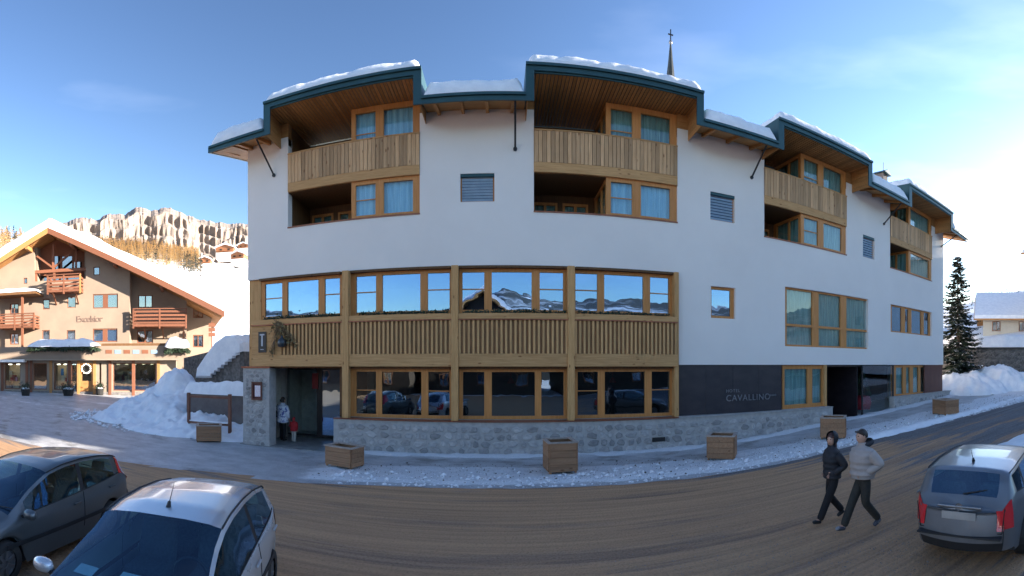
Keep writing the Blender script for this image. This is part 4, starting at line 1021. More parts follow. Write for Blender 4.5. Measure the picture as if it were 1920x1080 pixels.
def mtn(s_, t_):
    px = 30+740*s_; a = az(px); e = (684-lerp_tab(SKY, px))/FOC; e0 = .16 if px < 500 else .06
    n1 = nz3(a*22, t_*1.2, 1); n2 = nz3(a*55, t_*4, 4); n3 = nz3(a*150, t_*11, 9); e += .0028*nz3(a*80, 0, 6)+.0016*nz3(a*220, 0, 7); r1 = 1-2*abs(nz3(a*24, t_*.8, 3)); r2 = 1-2*abs(nz3(a*75, t_*2, 5)); st_ = math.sin(t_*38+3*n1)*.5
    if t_ < .45: q = t_/.45; hgt = .42*q; rr = 1650+480*q
    elif t_ < .85: q = (t_-.45)/.40; fq = q*4+.6*n1; fl = math.floor(fq); fr_ = fq-fl; q2 = (fl+min(1, fr_/.72)-.6*n1)/4; hgt = .42+.52*q2; rr = 2130+34*(fl+smooth(.6, 1, fr_))
    else: q = (t_-.85)/.15; hgt = .94+.06*math.sin(q*1.57); rr = 2270+450*q
    env = smooth(.2, .5, t_)*(1-.6*smooth(.85, 1, t_))
    rr += env*(-36*r1-15*r2+12*n3)+30*n3*(1-env)
    hgt += .05*n2*math.sin(t_*math.pi)**2*(1-smooth(.8, 1, t_))
    el = e0+(e-e0)*hgt+.0022*n3*smooth(.8, 1, t_)
    return (rr*math.sin(a), rr*math.cos(a), CAMZ+el*rr)
g.grid(mtn, 360, 60); g.build('mountain', m, None, smooth=False, kind='structure')
# a far pale snow mountain on the right, lower and hazier
# trees: cone of drooping leaf faces
def conifer(g, c, h, r_, n, seed, droop=.25, bare=.12, size=.09, mi=0):
    q_ = random.Random(seed)
    for i in range(n):
        t_ = q_.random()**.8; z = h*(bare+(1-bare)*t_); rad = r_*(1-t_)**.9*(.55+.6*q_.random())+.02*h
        a = q_.uniform(0, 6.283); d = Vector((math.cos(a), math.sin(a), -droop))
        p = Vector(c)+Vector((0, 0, z)); s_ = size*h*q_.uniform(.6, 1.3)*(1.1-.6*t_)
        tip = p+d*rad; e = Vector((-math.sin(a), math.cos(a), q_.uniform(-.3, .3)))*s_*.45
        o_ = tip-d*s_*1.3
        g.quad([o_, tip-d*s_*.5+e, tip, tip-d*s_*.5-e], mi)
LARCH = mat('larch_winter_crown', (.74, .50, .22), (.50, .33, .13), scale=.05, rough=.9)
LARCHB = mat('bare_twiggy_crown', (.45, .31, .17), (.26, .18, .10), scale=.05, rough=.9)
SPR = mat('dark_spruce_crown', (.035, .055, .025), (.02, .032, .018), scale=.05, rough=.9)
BARK = mat('bark', (.14, .09, .06), (.07, .05, .035), scale=6, stretch=(1, 1, .3), bump=.5)
g = Geo(); q_ = random.Random(5)
def forest(g, pxs, top, bot, r0, r1, n, hh, mi):
    for i in range(n):
        px = q_.uniform(*pxs); a = az(px); r = q_.uniform(r0, r1)
        z = hill_z(a, r); py = 684-(z-CAMZ)/r*FOC
        if not (top(px) < py < bot(px)): continue
        h = hh*q_.uniform(.65, 1.15); c = (r*math.sin(a), r*math.cos(a), z-.3)
        m2 = mi if q_.random() < .85 else 2
        conifer(g, c, h, h*.2, 46, i*7+mi, .1, .08, .10, m2)
        g.tube(c, (c[0], c[1], c[2]+h), .012*h, .002*h, 4, 3, caps=False)
forest(g, (170, 372), lambda x: 0, lambda x: 560, 250, 515, 900, 12, 0)
forest(g, (185, 300), lambda x: 0, lambda x: 560, 380, 515, 200, 13, 1)
forest(g, (345, 378), lambda x: 0, lambda x: 560, 200, 330, 40, 10, 2)
forest(g, (1815, 1990), lambda x: 0, lambda x: 596, 300, 519, 90, 11, 2)
forest(g, (-160, 45), lambda x: 0, lambda x: 560, 200, 515, 420, 14, 0)
g.build('larch_forest', [LARCH, LARCHB, SPR, BARK], None, kind='stuff', label='orange brown winter larch wood on the snowy hillside behind the chalet', cat='forest')
# small chalets on the slope
CHW = mat('sunburnt_timber', (.34, .14, .06), (.22, .09, .04), scale=.6, stretch=(1, 1, 4))
def chalet(px, py, r, W_, D_, H_, rz, label):
    a = az(px); z = CAMZ+(684-py)/FOC*r; x, y = r*math.sin(a), r*math.cos(a)
    t_ = thing('chalet', label, 'chalet', (x, y, z), rz, group='small chalets on the far slope')
    Geo().box(-W_/2, W_/2, -D_/2, D_/2, -3, H_*.22).local('stone_base', PLASTER, t_)
    Geo().prism([(-W_/2, H_*.22), (W_/2, H_*.22), (W_/2, H_*.7), (0, H_), (-W_/2, H_*.7)], -D_/2, D_/2).local('wall', CHW, t_)
    for s_ in (-1, 1):
        Geo().prism([(0, H_*1.02), (s_*W_*.6, H_*.66), (s_*W_*.6, H_*.78), (0, H_*1.16)], -D_/2-1, D_/2+1).local('roof_snow', SNOW, t_)
        Geo().box(s_*W_*.22-.8, s_*W_*.22+.8, -D_/2-.08, -D_/2+.02, H_*.40, H_*.58).local('window', DARK, t_)
    Geo().box(-W_*.45, W_*.45, -D_/2-1, -D_/2, H_*.33, H_*.37).local('balcony', CHW, t_)
chalet(424, 480, 330, 13, 10, 7, .4, 'largest brown timber chalet on the white slope left of the hotel')
chalet(449, 491, 300, 9, 8, 6, .2, 'brown chalet on the white slope nearest to the hotel wall')
chalet(385, 500, 300, 8, 8, 5.5, .5, 'smallest orange chalet at the edge of the larch wood')
chalet(458, 470, 420, 10, 9, 6, .3, 'half hidden chalet farthest up the slope beside the hotel corner')

# ------------------------------------------------------------------ church spire and roof turret
ch = thing('church_tower', 'slender dark church spire with a cross rising behind the second dormer', 'church', (22, 56, 2))
SP = mat('spire_shingles', (.05, .055, .05), (.03, .035, .035), rough=.5, scale=2, stretch=(1, 1, 3))
Geo().box(19.2, 24.6, 53.2, 58.6, 0, 27).build('tower', PLASTER, ch)
Geo().lathe([(3.6, 24.9), (1.9, 29), (.95, 36), (.54, 41.6), (.32, 43.4), (.20, 44.7), (.09, 45.7)], 8, (21.9, 55.9, 0)).build('spire', SP, ch)
g = Geo().lathe([(.0, 45.5), (.18, 45.6), (.25, 45.8), (.18, 46.0), (0, 46.1)], 10, (21.9, 55.9, 0)); g.build('ball', LETTER, ch, smooth=True)
g = Geo().box(21.84, 21.96, 55.84, 55.96, 46.0, 47.5); g.build('cross', BLACK, ch); 
Geo().box(21.55, 22.25, 55.85, 55.95, 46.75, 46.9).build('cross_arm', BLACK, ch)
u = U(1662, -9); z = 3.1+(684-320)/FOC*math.hypot(*FP(u, -9, 0)[:2])
tu = Geo(FP).box(u-.45, u+.45, -10, -9.1, 12.5, z-.3).build('chimney', BRP, hotel)
Geo(FP).prism([(u-.7, z-.3), (u+.7, z-.3), (u, z+.1)], -10.2, -8.8).build('chimney_cap', TEAL, tu)
Geo().tube(FP(u, -9.3, z+.1), FP(u, -9.3, z+.8), .03).build('finial', BLACK, tu)

# ------------------------------------------------------------------ tree beside the hotel
sp = thing('spruce_tree', 'dark green spruce with snowy twigs just behind the right corner of the hotel', 'tree', (27.5, 18.4, 1.2))
q_ = random.Random(3)
px_ = 1796; dd = 33.0; c = Vector((dd*math.sin(az(px_)), dd*math.cos(az(px_)), 1.2)); HT_ = 3.1+(684-478)/FOC*dd-1.2
Geo().tube(c, c+Vector((0, 0, HT_)), .17, .012, 8).build('trunk', BARK, sp)
g = Geo(); gs = Geo()
nb = 330
for i in range(nb):
    t_ = (i+.5)/nb; z = HT_*(.04+.95*t_); L = (2.35*(1-t_)**.75+.15)*q_.uniform(.6, 1.15); a = q_.uniform(0, 6.283)
    d = Vector((math.cos(a), math.sin(a), 0)); pz = c+Vector((0, 0, z)); drp = .22*L; up_t = .10*L
    pts = [pz+d*L*s_+Vector((0, 0, -drp*math.sin(s_*2.0)+up_t*s_*s_*t_*2)) for s_ in (0, .25, .5, .75, 1)]
    for s_, e_ in zip(pts, pts[1:]): g.tube(s_, e_, .016, .010, 3, 1, caps=False)
    side = Vector((-math.sin(a), math.cos(a), 0))
    for k_ in range(44):
        s_ = q_.uniform(.12, 1); j = min(3, int(s_*4)); b0 = pts[j].lerp(pts[j+1], s_*4-j)
        sd_ = q_.choice((-1, 1)); l2 = (.16+.30*(1-s_)*L*.8)*q_.uniform(.6, 1.2)
        dv = (side*sd_*q_.uniform(.5, 1)+d*.7+Vector((0, 0, q_.uniform(-.75, .0)))).normalized()*l2; e = dv.cross(Vector((q_.uniform(-.4, .4), q_.uniform(-.4, .4), 1))).normalized()*l2*.24
        g.quad([b0, b0+dv*.5+e, b0+dv, b0+dv*.5-e], 0)
        if q_.random() < .10: o_ = Vector((0, 0, .03)); gs.quad([b0+o_, b0+dv*.45+e+o_, b0+dv*.9+o_, b0+dv*.45-e+o_])
NEED = mat('spruce_needles', (.030, .050, .028), (.016, .028, .016), scale=3, rough=.8)
g.build('crown', [NEED, BARK], sp); gs.build('snow_on_twigs', SNOW, sp)

# ------------------------------------------------------------------ house builder for the houses farther off
CREAM = mat('cream_render', (.60, .55, .45), (.53, .48, .39), rough=.9, scale=1)
def house(label, loc, rz, W_, D_, H_, RH, wall, ov=1.0, wins=3, floors=2, chim=None, snow=.5, ridge='x'):
    t_ = thing('house', label, 'house', loc, rz)
    L2 = W_/2; B2 = D_/2
    if ridge == 'x':
        PP = lambda a, b, c: (b, a, c); l_, w2 = B2, L2
    else:
        PP = lambda a, b, c: (a, b, c); l_, w2 = L2, B2
    Geo().prism([(-l_, -6), (l_, -6), (l_, H_), (0, H_+RH), (-l_, H_)], -w2, w2, P=PP).local('wall', wall, t_)
    sl = RH/l_
    for s_ in (-1, 1):
        e = l_+ov; zz = H_-sl*ov
        f = Geo().prism([(0, H_+RH+.02), (s_*e, zz+.02), (s_*e, zz+.22), (0, H_+RH+.22)], -w2-ov, w2+ov, P=PP).local('roof', SOFF, t_)
        Geo().prism([(0, H_+RH+.23), (s_*(e-.05), zz+.23), (s_*(e-.15), zz+.22+snow), (0, H_+RH+.22+snow)], -w2-ov+.1, w2+ov-.1, P=PP).local('roof_snow', SNOW, t_)
    for fl in range(floors):
        for i in range(wins):
            x = -L2+W_*(i+.5)/wins; z = 1.0+fl*2.9
            for s_ in (-1, 1):
                fw = Geo().plate(x-.55, x+.55, z, z+1.3, B2+.01, B2+.07, [(x-.46, x-.03, z+.08, z+1.22), (x+.03, x+.46, z+.08, z+1.22)], P=lambda a, b, c, s_=s_: (a, s_*b, c)).local('window', CHW, t_)
                Geo().box(x-.5, x+.5, s_*(B2+.015), s_*(B2+.03), z+.04, z+1.26).local('pane', GLASSH, fw)
                Geo().box(x-.52, x+.52, s_*(B2+.002), s_*(B2+.008), z+.02, z+1.28).local('curtain', DARK, fw)  # dark sheet standing in for the unlit room behind the pane
    if chim:
        cb_ = Geo().box(chim[0]-.5, chim[0]+.5, chim[1]-.5, chim[1]+.5, H_, chim[2]).local('chimney', BRP, t_)
        Geo().box(chim[0]-.65, chim[0]+.65, chim[1]-.65, chim[1]+.65, chim[2]+.001, chim[2]+.35).local('snow_hat', SNOW, cb_)
    return t_
def at(px, r, py):
    a = az(px); return (r*math.sin(a), r*math.cos(a), CAMZ+(684-py)/FOC*r)
x, y, z = at(1935, 66, 640)
house('cream house with a wide snow covered roof at the right edge', (x, y, z), R(-62), 14, 12, 3.0, 3.4, CREAM, ov=1.2, chim=(-4.5, 1.5, 6.6), floors=1, wins=4)
x, y, z = at(1846, 78, 640)
house('pale house with a brown eave partly hidden behind the spruce', (x, y, z), R(-64), 10, 9, 1.9, 2.2, PLASTER, ov=.8, floors=1, wins=2)
BLKT_ = wood('blackened_timber', (.07, .05, .035), (.04, .028, .02), True, .1)
# unseen houses, added to shade the street and fill the window reflections
house('unseen tall cream apartment house added at the right to shade the street', (53.3, .3, 1.5), R(90), 39, 14, 13.9, 1.6, CREAM, ov=.8, wins=8, floors=3, snow=.4)  # casts the shade on the street from out of view
house('unseen dark timber gable house across the road, mirrored in the restaurant windows', (-1.9, -22, 0), 0, 12, 12, 6.0, 4.4, BLKT_, ridge='y', wins=3)
house('unseen long dark timber barn opposite the left end of the hotel, added for the window reflections', (-20, -19, 0), .05, 22, 9, 4.2, 2.6, BLKT_, wins=5, floors=1)
house('unseen long dark timber barn opposite the hotel entrance, added for the window reflections', (19, -20, .2), -.05, 26, 9, 4.2, 2.6, BLKT_, wins=5, floors=1)
# ------------------------------------------------------------------ the chalet hotel on the left
LN = 350.0; DP = 42.4; la = az(LN)
F0 = Vector((math.sin(la)*DP, math.cos(la)*DP)); TT = Vector((math.cos(la), -math.sin(la))); NN = Vector((-math.sin(la), -math.cos(la)))
def PL(s, b, z): return (F0.x+TT.x*s+NN.x*b, F0.y+TT.y*s+NN.y*b, z)
def sL(px, b=0): return (DP-b)*math.tan((px-LN)/FOC)
def zL(px, py, b=0): return CAMZ+(684-py)/FOC*(DP-b)/math.cos((px-LN)/FOC)
TAN = mat('tan_render', (.27, .205, .15), (.235, .175, .13), rough=.9, scale=.6, bump=.2, bscale=30)
TANL = mat('pale_and_lit_tan_render', (.29, .23, .175), (.25, .20, .15), rough=.9, scale=.8)
RED = wood('reddish_timber', (.22, .085, .045), (.14, .055, .03), False, .15, knots=False)
ORA = wood('orange_timber', (.40, .20, .075), (.30, .14, .045), False, .12, knots=False)
lh = thing('chalet_hotel', 'tan gabled chalet hotel with timber balconies and shop windows across the square on the left', 'hotel', PL(-12, 0, .5))
SR, ZR_ = -12.9, 15.75                                   # ridge
SLP = .497
def rl(s): return ZR_-SLP*abs(s-SR)-.05
E0 = sL(243); 
def rL(x0, x1, y0, y1, b=0):
    xm = (x0+x1)/2; return (sL(x0, b), sL(x1, b), zL(xm, y1, b), zL(xm, y0, b))
W1 = [rL(80, 93, 560, 580), (rL(126, 142, 556, 577)), rL(174, 221, 551, 578), rL(175, 187, 500, 516), rL(44, 51, 521, 532), rL(79, 93, 619, 641), rL(125, 141, 619, 641), rL(174, 220, 616, 641), rL(18, 35, 569, 590), rL(18, 35, 625, 646)]
GO = rL(65, 161, 440, 525)
Geo(PL).plate(-30, E0, .2, 20, -.3, 0, W1+[(GO[0], GO[1], GO[2], 20)], seg=1, top=lambda s: min(rl(s), 20)).build('wall', TAN, lh)
B2_ = -1.6; S3 = sL(350, B2_)
W2 = [rL(259, 286, 553, 577, B2_), rL(257, 287, 619, 643, B2_)]
Geo(PL).plate(E0-.3, S3, .2, 20, B2_-.3, B2_, W2, seg=1, top=lambda s: rl(s)).build('wall', TAN, lh)
Geo(PL).plate(E0-.3, E0-.005, .2, 20, B2_, -.301, top=lambda s: rl(E0)).build('wall', TAN, lh)
B3 = -5.0; S4 = sL(396, B3); W3 = [rL(362, 381, 573, 596, B3), rL(362, 381, 628, 651, B3)]
Geo(PL).plate(S3, S4, .2, 20, B3-.3, B3, W3, seg=1, top=lambda s: rl(s)).build('wall', TANL, lh)  # paler render paints in the light falling on this wing
Geo(PL).plate(S3-.3, S3-.004, .2, 20, B3, B2_-.301, top=lambda s: rl(S3)).build('wall', TAN, lh)
for (s0, s1, b0, b1) in ((S4-.3, S4, -16, B3-.301), (-30, -29.7, -16, -.301)): Geo(PL).plate(s0, s1, .2, 20, b0, b1, top=lambda s, q=s0: rl(q)-.1).build('wall', TAN, lh)
Geo(PL).plate(-29.7, S4-.3, .2, 20, -16, -15.7, seg=1, top=lambda s: rl(s)).build('wall', TAN, lh)
Geo(PL).box(-29.5, S4-.5, -15, -6, .3, 7).build('inner_wall', ROOM, lh)
Geo(PL).box(GO[0]-.5, GO[1]+.5, -5, -1.9, 7.1, 12.2).build('inner_wall', DARK, lh)
for i, r_ in enumerate(W1+W2+W3):
    b = -.06 if i < len(W1) else (B2_-.06 if i < len(W1)+2 else B3-.06)
    wd = r_[1]-r_[0]; e = .10
    if wd > 1.7: ls = [(r_[0]+e, r_[0]+wd*.40, r_[2]+e, r_[3]-e), (r_[0]+wd*.60, r_[1]-e, r_[2]+e, r_[3]-e)]
    elif wd > .9: ls = [(r_[0]+e, r_[0]+wd*.46, r_[2]+e, r_[3]-e), (r_[0]+wd*.54, r_[1]-e, r_[2]+e, r_[3]-e)]
    else: ls = [(r_[0]+.08, r_[1]-.08, r_[2]+.08, r_[3]-.08)]
    win(lh, PL, r_[0]+.003, r_[1]-.003, r_[2]+.003, r_[3]-.003, ls, b=b, curtain=CURTW if 'CURTW' in globals() else mat('white_curtain', (.8, .8, .82), (.6, .6, .64), rough=.9, scale=3), fm=RED, gm=GLASSH, cb=-.1)
# glazed gable with its timber trusses
Geo(PL).plate(GO[0]-.5, GO[1]+.5, 7.1, 20, -2.0, -1.9, top=lambda s: rl(s)-.1, seg=.5).build('inner_wall', DARK, lh)
g = Geo(PL).plate(GO[0], GO[1], GO[2], 20, -1.3, -1.2, [(GO[0]+.25, GO[0]+1.55, GO[2]+.1, 12.1), (GO[0]+1.8, GO[0]+2.9, GO[2]+.1, 12.1), (GO[0]+3.1, GO[0]+4.3, GO[2]+.1, 12.1), (GO[0]+1.4, GO[0]+2.3, 12.6, 14.0), (GO[0]+2.5, GO[0]+3.5, 12.6, 13.9), (GO[0]+3.7, GO[0]+4.5, 12.6, 13.3)], top=lambda s: rl(s), seg=.5)
gf = g.build('gable_frame', RED, lh)
for (s0, s1, z0, z1) in ((.2, 1.6, GO[2]+.05, 12.15), (1.75, 2.95, GO[2]+.05, 12.15), (3.05, 4.35, GO[2]+.05, 12.15), (1.35, 2.35, 12.55, 14.05), (2.45, 3.55, 12.55, 13.95), (3.65, 4.55, 12.55, 13.35)):
    Geo(PL).box(GO[0]+s0, GO[0]+s1, -1.26, -1.24, z0, z1).build('pane', GLASSH, gf)
for (s0, z0, s1, z1, t_) in ((GO[0]-.1, 12.3, GO[1]+.1, 12.3, .3), (SR, 12.4, SR, 14.9, .22), (SR, 12.6, SR+1.7, 13.9, .18), (SR, 12.6, SR-1.7, 13.9, .18), (SR+2.3, 12.4, SR+2.3, 14.2, .18), (GO[0]+.1, GO[2], GO[0]+.1, 12.2, .2), (SR+.1, GO[2]+.1, SR+.1, 12.2, .2)):
    Geo().beam(PL(s0, -.2, z0), PL(s1, -.2, z1), t_, t_, up=(TT.x*.01+NN.x, NN.y, .01)).build('truss_beam', RED, lh)
for s in (GO[0]-.001, GO[1]-.199): Geo(PL).plate(s, s+.2, GO[2]-.1, 20, -1.2, -.301, top=lambda q: rl(q)).build('reveal', TAN, lh)
# roof: two slopes with purlins, verge boards and snow
OVB = 1.6; EL, ER = SR-17.2, 3.4
for s_, e in ((-1, EL), (1, ER)):
    Q = [(SR, ZR_), (e, ZR_-SLP*abs(e-SR)), (e, ZR_-SLP*abs(e-SR)+.28), (SR, ZR_+.28)]
    if s_ > 0:
        # behind the notch the roof reaches over the set-back wings
        pass
    rf = Geo(PL).prism(Q, -17, OVB).build('roof', ORA, lh)
    Geo(PL).prism([(SR, ZR_-.25), (e, ZR_-SLP*abs(e-SR)-.25), (e, ZR_-SLP*abs(e-SR)+.3), (SR, ZR_+.3)], OVB+.002, OVB+.07).build('verge_board', RED if s_ > 0 else ORA, rf)  # left verge orange: sunlight on it is put into the timber colour
    for q in (2.2, 6.3, 10.6):
        s0 = SR+s_*q; z0 = ZR_-SLP*q
        Geo(PL).box(s0-.13, s0+.13, -1.0, OVB-.1, z0-.42, z0-.06).build('purlin', ORA if s_ < 0 else RED, rf)  # left purlins likewise orange for the sun under that eave
    for q in range(14):
        b = -1.1+.2*q
        if b > OVB-.1: break
        Geo().beam(PL(SR+s_*.1, b, ZR_-.10), PL(e, b, ZR_-SLP*abs(e-SR)-.05), .09, .10).build('rafter', ORA, rf)
    def f(p_, q_, e=e, s_=s_):
        s = SR+(e-SR)*p_; b = OVB+.02-(OVB+17)*q_**1.6
        ed = math.sqrt(min(1, (1-p_)*abs(e-SR)/.5))*math.sqrt(min(1, q_**1.6*(OVB+17)/.35))
        hh = 1.05+.18*nz3(s, b, 2, .5)+.06*nz3(s, b, 5, 1.8)
        return PL(s+.25*ed*s_*(1 if p_ > .98 else 0), b+.1*ed, ZR_+.26-SLP*abs(s-SR)+hh*ed)
    Geo().grid(f, 90, 40).build('roof_snow', SNOW, None, smooth=True, kind='stuff', cat='snow', label='snow on the sunlit right slope of the chalet hotel roof' if s_ > 0 else 'snow on the left slope of the chalet hotel roof')
# balconies of timber boards
def balcony(x0, x1, yt, yb, b, dep, boards, brackets=(), posts_=(), m_=RED):
    s0, s1 = sL(x0, b+dep), sL(x1, b+dep); z1, z0 = zL((x0+x1)/2, yt, b+dep), zL((x0+x1)/2, yb, b+dep)
    bo = Geo(PL).box(s0, s1, b+.01, b+dep, z0, z0+.22).build('balcony', m_, lh)
    n = boards; hh = (z1-z0-.30)/n
    for q in range(n):
        za = z0+.26+q*hh
        Geo(PL).box(s0, s1, b+dep-.05, b+dep, za, za+hh*.55).build('board', m_, bo)
        for s in (s0, s1-.05): Geo(PL).box(s, s+.05, b+.01, b+dep-.06, za, za+hh*.55).build('board', m_, bo)
    Geo(PL).box(s0-.06, s1+.06, b+dep-.09, b+dep+.06, z1-.07, z1+.02).build('handrail', m_, bo)
    for p_ in [0, .5, 1]:
        s = s0+(s1-s0)*p_; Geo(PL).box(s-.07, s+.07, b+dep-.12, b+dep+.02, z0-.2, z1).build('baluster', ORA if p_ == 1 and x0 == 89 else m_, bo)
    for p_ in brackets:
        s = s0+(s1-s0)*p_; Geo().beam(PL(s, b, z0-1.0), PL(s, b+dep*.9, z0), .12, .12).build('bracket', m_, bo)
    return bo
balcony(89, 150, 514, 547, 0, 1.4, 4, (.15, .85))
balcony(250, 349, 578, 612, B2_, 2.2, 4, (.2, .55, .95))
balcony(-8, 63, 588, 615, 0, 1.8, 4, ())
for px_ in (42, -6): s = sL(px_, 1.7); Geo(PL).box(s-.1, s+.1, 1.6, 1.8, 4.6, zL(px_, 545, 1.7)).build('balcony_post', RED, lh)
s0, s1 = sL(-30, 2), sL(70, 2); z = zL(30, 553, 2)
pr = Geo(PL).prism([(s0, z), (s1, z+.0), (s1-.2, z+.25), (s0, z+.25)], .01, 2.2).build('porch_roof', DARKW, lh)
def f(p_, q_):
    ed = math.sqrt(max(0, math.sin(p_*math.pi)))**.5*math.sqrt(max(0, math.sin(q_*math.pi)))
    return PL(s0+(s1-s0)*p_, 2.25-2.2*q_, z+.25+.5*ed*(1+.3*nz3(p_*5, q_, 3)))
Geo().grid(f, 30, 10).build('roof_snow', SNOW, None, smooth=True, kind='stuff', cat='snow', label='snow on the little porch roof at the left edge of the chalet hotel')
# terrace storey with the shops below
TB = 2.2
tz0, tz1 = zL(150, 673, TB), zL(150, 649, TB)
e0, e1 = sL(-70, TB), sL(333, TB)
Geo(PL).box(e0, e1, .01, TB, tz0, tz1, seg=8).build('terrace_parapet', TAN, lh)
Geo(PL).box(e0, e1+.1, .0, TB+.15, tz0-.12, tz0-.002, seg=8).build('cornice', TANL, lh)
Geo(PL).box(sL(190, TB), e1, TB-.25, TB-.02, tz1+.002, tz1+.22, seg=4).build('planter_trough', DARKW, lh)
for x0 in range(198, 300, 17):
    r_ = rL(x0, x0+12, 656, 663, TB); Geo(PL).box(r_[0], r_[1], TB+.001, TB+.02, r_[2], r_[3]).build('relief_panel', RED if (x0//17) % 2 else BLIND, lh)
# right end of the parapet curves down: sloping stair wall
Geo(PL).prism([(e1, 3.4), (e1, tz1), (sL(372, TB), 2.7), (sL(372, TB), 1.5)], TB-.3, TB).build('stair_wall', TAN, lh)
shops = [(-60, -5), (8, 38), (62, 88), (101, 126), (133, 144), (149, 174), (186, 190), (212, 292)]
zt_, zb_ = tz0-.13, .75
hol = [(sL(a, 1.6), sL(b, 1.6), zb_ if (a, b) not in ((149, 174), (133, 144)) else .4, zt_-.25) for a, b in shops]
Geo(PL).plate(e0, sL(330, 1.6), .2, zt_, 1.3, 1.6, hol, seg=2).build('shop_wall', TANL, lh)
Geo(PL).plate(sL(330, 1.6)-.3, sL(330, 1.6)-.01, .2, zt_, -1.6, 1.29).build('shop_wall', TAN, lh)
GLOW = emit_mat('warm_shop_light', (1.0, .72, .38), 1.1); GLOWW = emit_mat('white_shop_light', (1, .92, .75), 1.5)
GOODS = [mat('goods_'+n_, c, rough=.8) for n_, c in (('red', (.4, .05, .04)), ('green', (.06, .16, .08)), ('blue', (.08, .22, .4)), ('cream', (.6, .5, .35)), ('brown', (.2, .1, .05)), ('pink', (.5, .25, .3)))]
q_ = random.Random(8)
for i, h in enumerate(hol):
    if i == 5:   # wooden door with a wreath
        d = Geo(PL).plate(h[0]+.003, h[1]-.003, h[2], h[3]-.003, 1.35, 1.42, [(h[0]+.2, h[1]-.2, 1.6, h[3]-.3)]).build('shop_door', ORA, lh)
        Geo(PL).box(h[0]+.15, h[1]-.15, 1.37, 1.38, 1.55, h[3]-.25).build('pane', GLASSH, d)
        c = PL((h[0]+h[1])/2, 1.5, 2.75); g = Geo()
        for k_ in range(20):
            a = k_*math.pi/10; b2 = a+math.pi/10
            g.tube(PL((h[0]+h[1])/2+.3*math.cos(a), 1.5, 2.75+.3*math.sin(a)), PL((h[0]+h[1])/2+.3*math.cos(b2), 1.5, 2.75+.3*math.sin(b2)), .09, .09, 6)
        g.build('wreath', DARK, d)
        for k_ in range(12):
            a = k_*math.pi/6; lp = Geo(); cc = PL((h[0]+h[1])/2+.42*math.cos(a), 1.56, 2.75+.42*math.sin(a)); lp.lathe([(0, -.07), (.07, 0), (0, .07)], 6, cc); lp.build('wreath_light', GLOWW, d)
        continue
    if h[1]-h[0] < .4: Geo(PL).box(h[0], h[1], 1.32, 1.36, h[2], h[3]).build('dark_panel', DARKW, lh); continue
    n_ = max(1, int((h[1]-h[0])/1.7)); wd = (h[1]-h[0])/n_
    fw = Geo(PL).plate(h[0]+.003, h[1]-.003, h[2]+.003, h[3]-.003, 1.42, 1.50, [(h[0]+wd*k_+.07, h[0]+wd*(k_+1)-.07, h[2]+.08, h[3]-.08) for k_ in range(n_)]).build('shop_window', RED, lh)
    Geo(PL).box(h[0]+.03, h[1]-.03, 1.45, 1.46, h[2]+.03, h[3]-.03).build('pane', GLASSB if i in (1, 3) else GLASSH, fw)
    if i in (1, 3, 7, 4):
        Geo(PL).box(h[0], h[1], .3, .32, h[2], h[3]).build('lit_back_wall', mat('shop_back', (.6, .45, .28)), fw)
        for k_ in range(int(3*(h[1]-h[0]))+2):
            s = q_.uniform(h[0]+.1, h[1]-.3); zz = q_.choice((.8, 1.5, 2.1)); hh = q_.uniform(.3, .7); Geo(PL).box(s, s+q_.uniform(.15, .4), .7, 1.0, zz, zz+hh).build('merchandise', q_.choice(GOODS), fw)
        for k_ in range(2 if h[1]-h[0] < 3 else 5):
            s = h[0]+(h[1]-h[0])*(k_+.5)/(2 if h[1]-h[0] < 3 else 5); Geo(PL).box(s-.12, s+.12, .9, 1.2, h[3]-.15, h[3]-.06).build('ceiling_lamp', GLOWW if i != 7 else GLOW, fw)
    else: Geo(PL).box(h[0], h[1], .3, .32, h[2], h[3]).build('back_wall', ROOM, fw)
for px_ in (4, 50, 58, 95, 130, 147, 177, 206, 250, 297):
    s = sL(px_, 1.7); Geo(PL).box(s-.13, s+.13, 1.602, 1.72, .2, zt_-.02).build('timber_post', ORA if px_ % 2 else RED, lh)
Geo(PL).box(e0, sL(328, 1.7), 1.602, 1.69, .2, .62, seg=3).build('plinth', DSTONE, lh)
aw = Geo(PL).prism([(sL(-60, 2.2), 3.35), (sL(47, 2.2), 3.35), (sL(47, 2.2), 3.6), (sL(-60, 2.2), 3.6)], 1.62, 2.6).build('awning', PLASTER, lh)
# signs of the chalet hotel: script lettering on the gable wall
an = math.atan2(TT.y, TT.x)
text('Excelsior', .85, Matrix.Translation(PL(sL(143), .01, zL(143, 604))) @ Matrix.Rotation(an, 4, 'Z') @ Matrix.Rotation(R(90), 4, 'X') @ Matrix.Shear('XZ', 4, (0, 0)), 'lettering', mat('dark_lettering', (.20, .13, .10)), lh, depth=.03, spacing=.85)
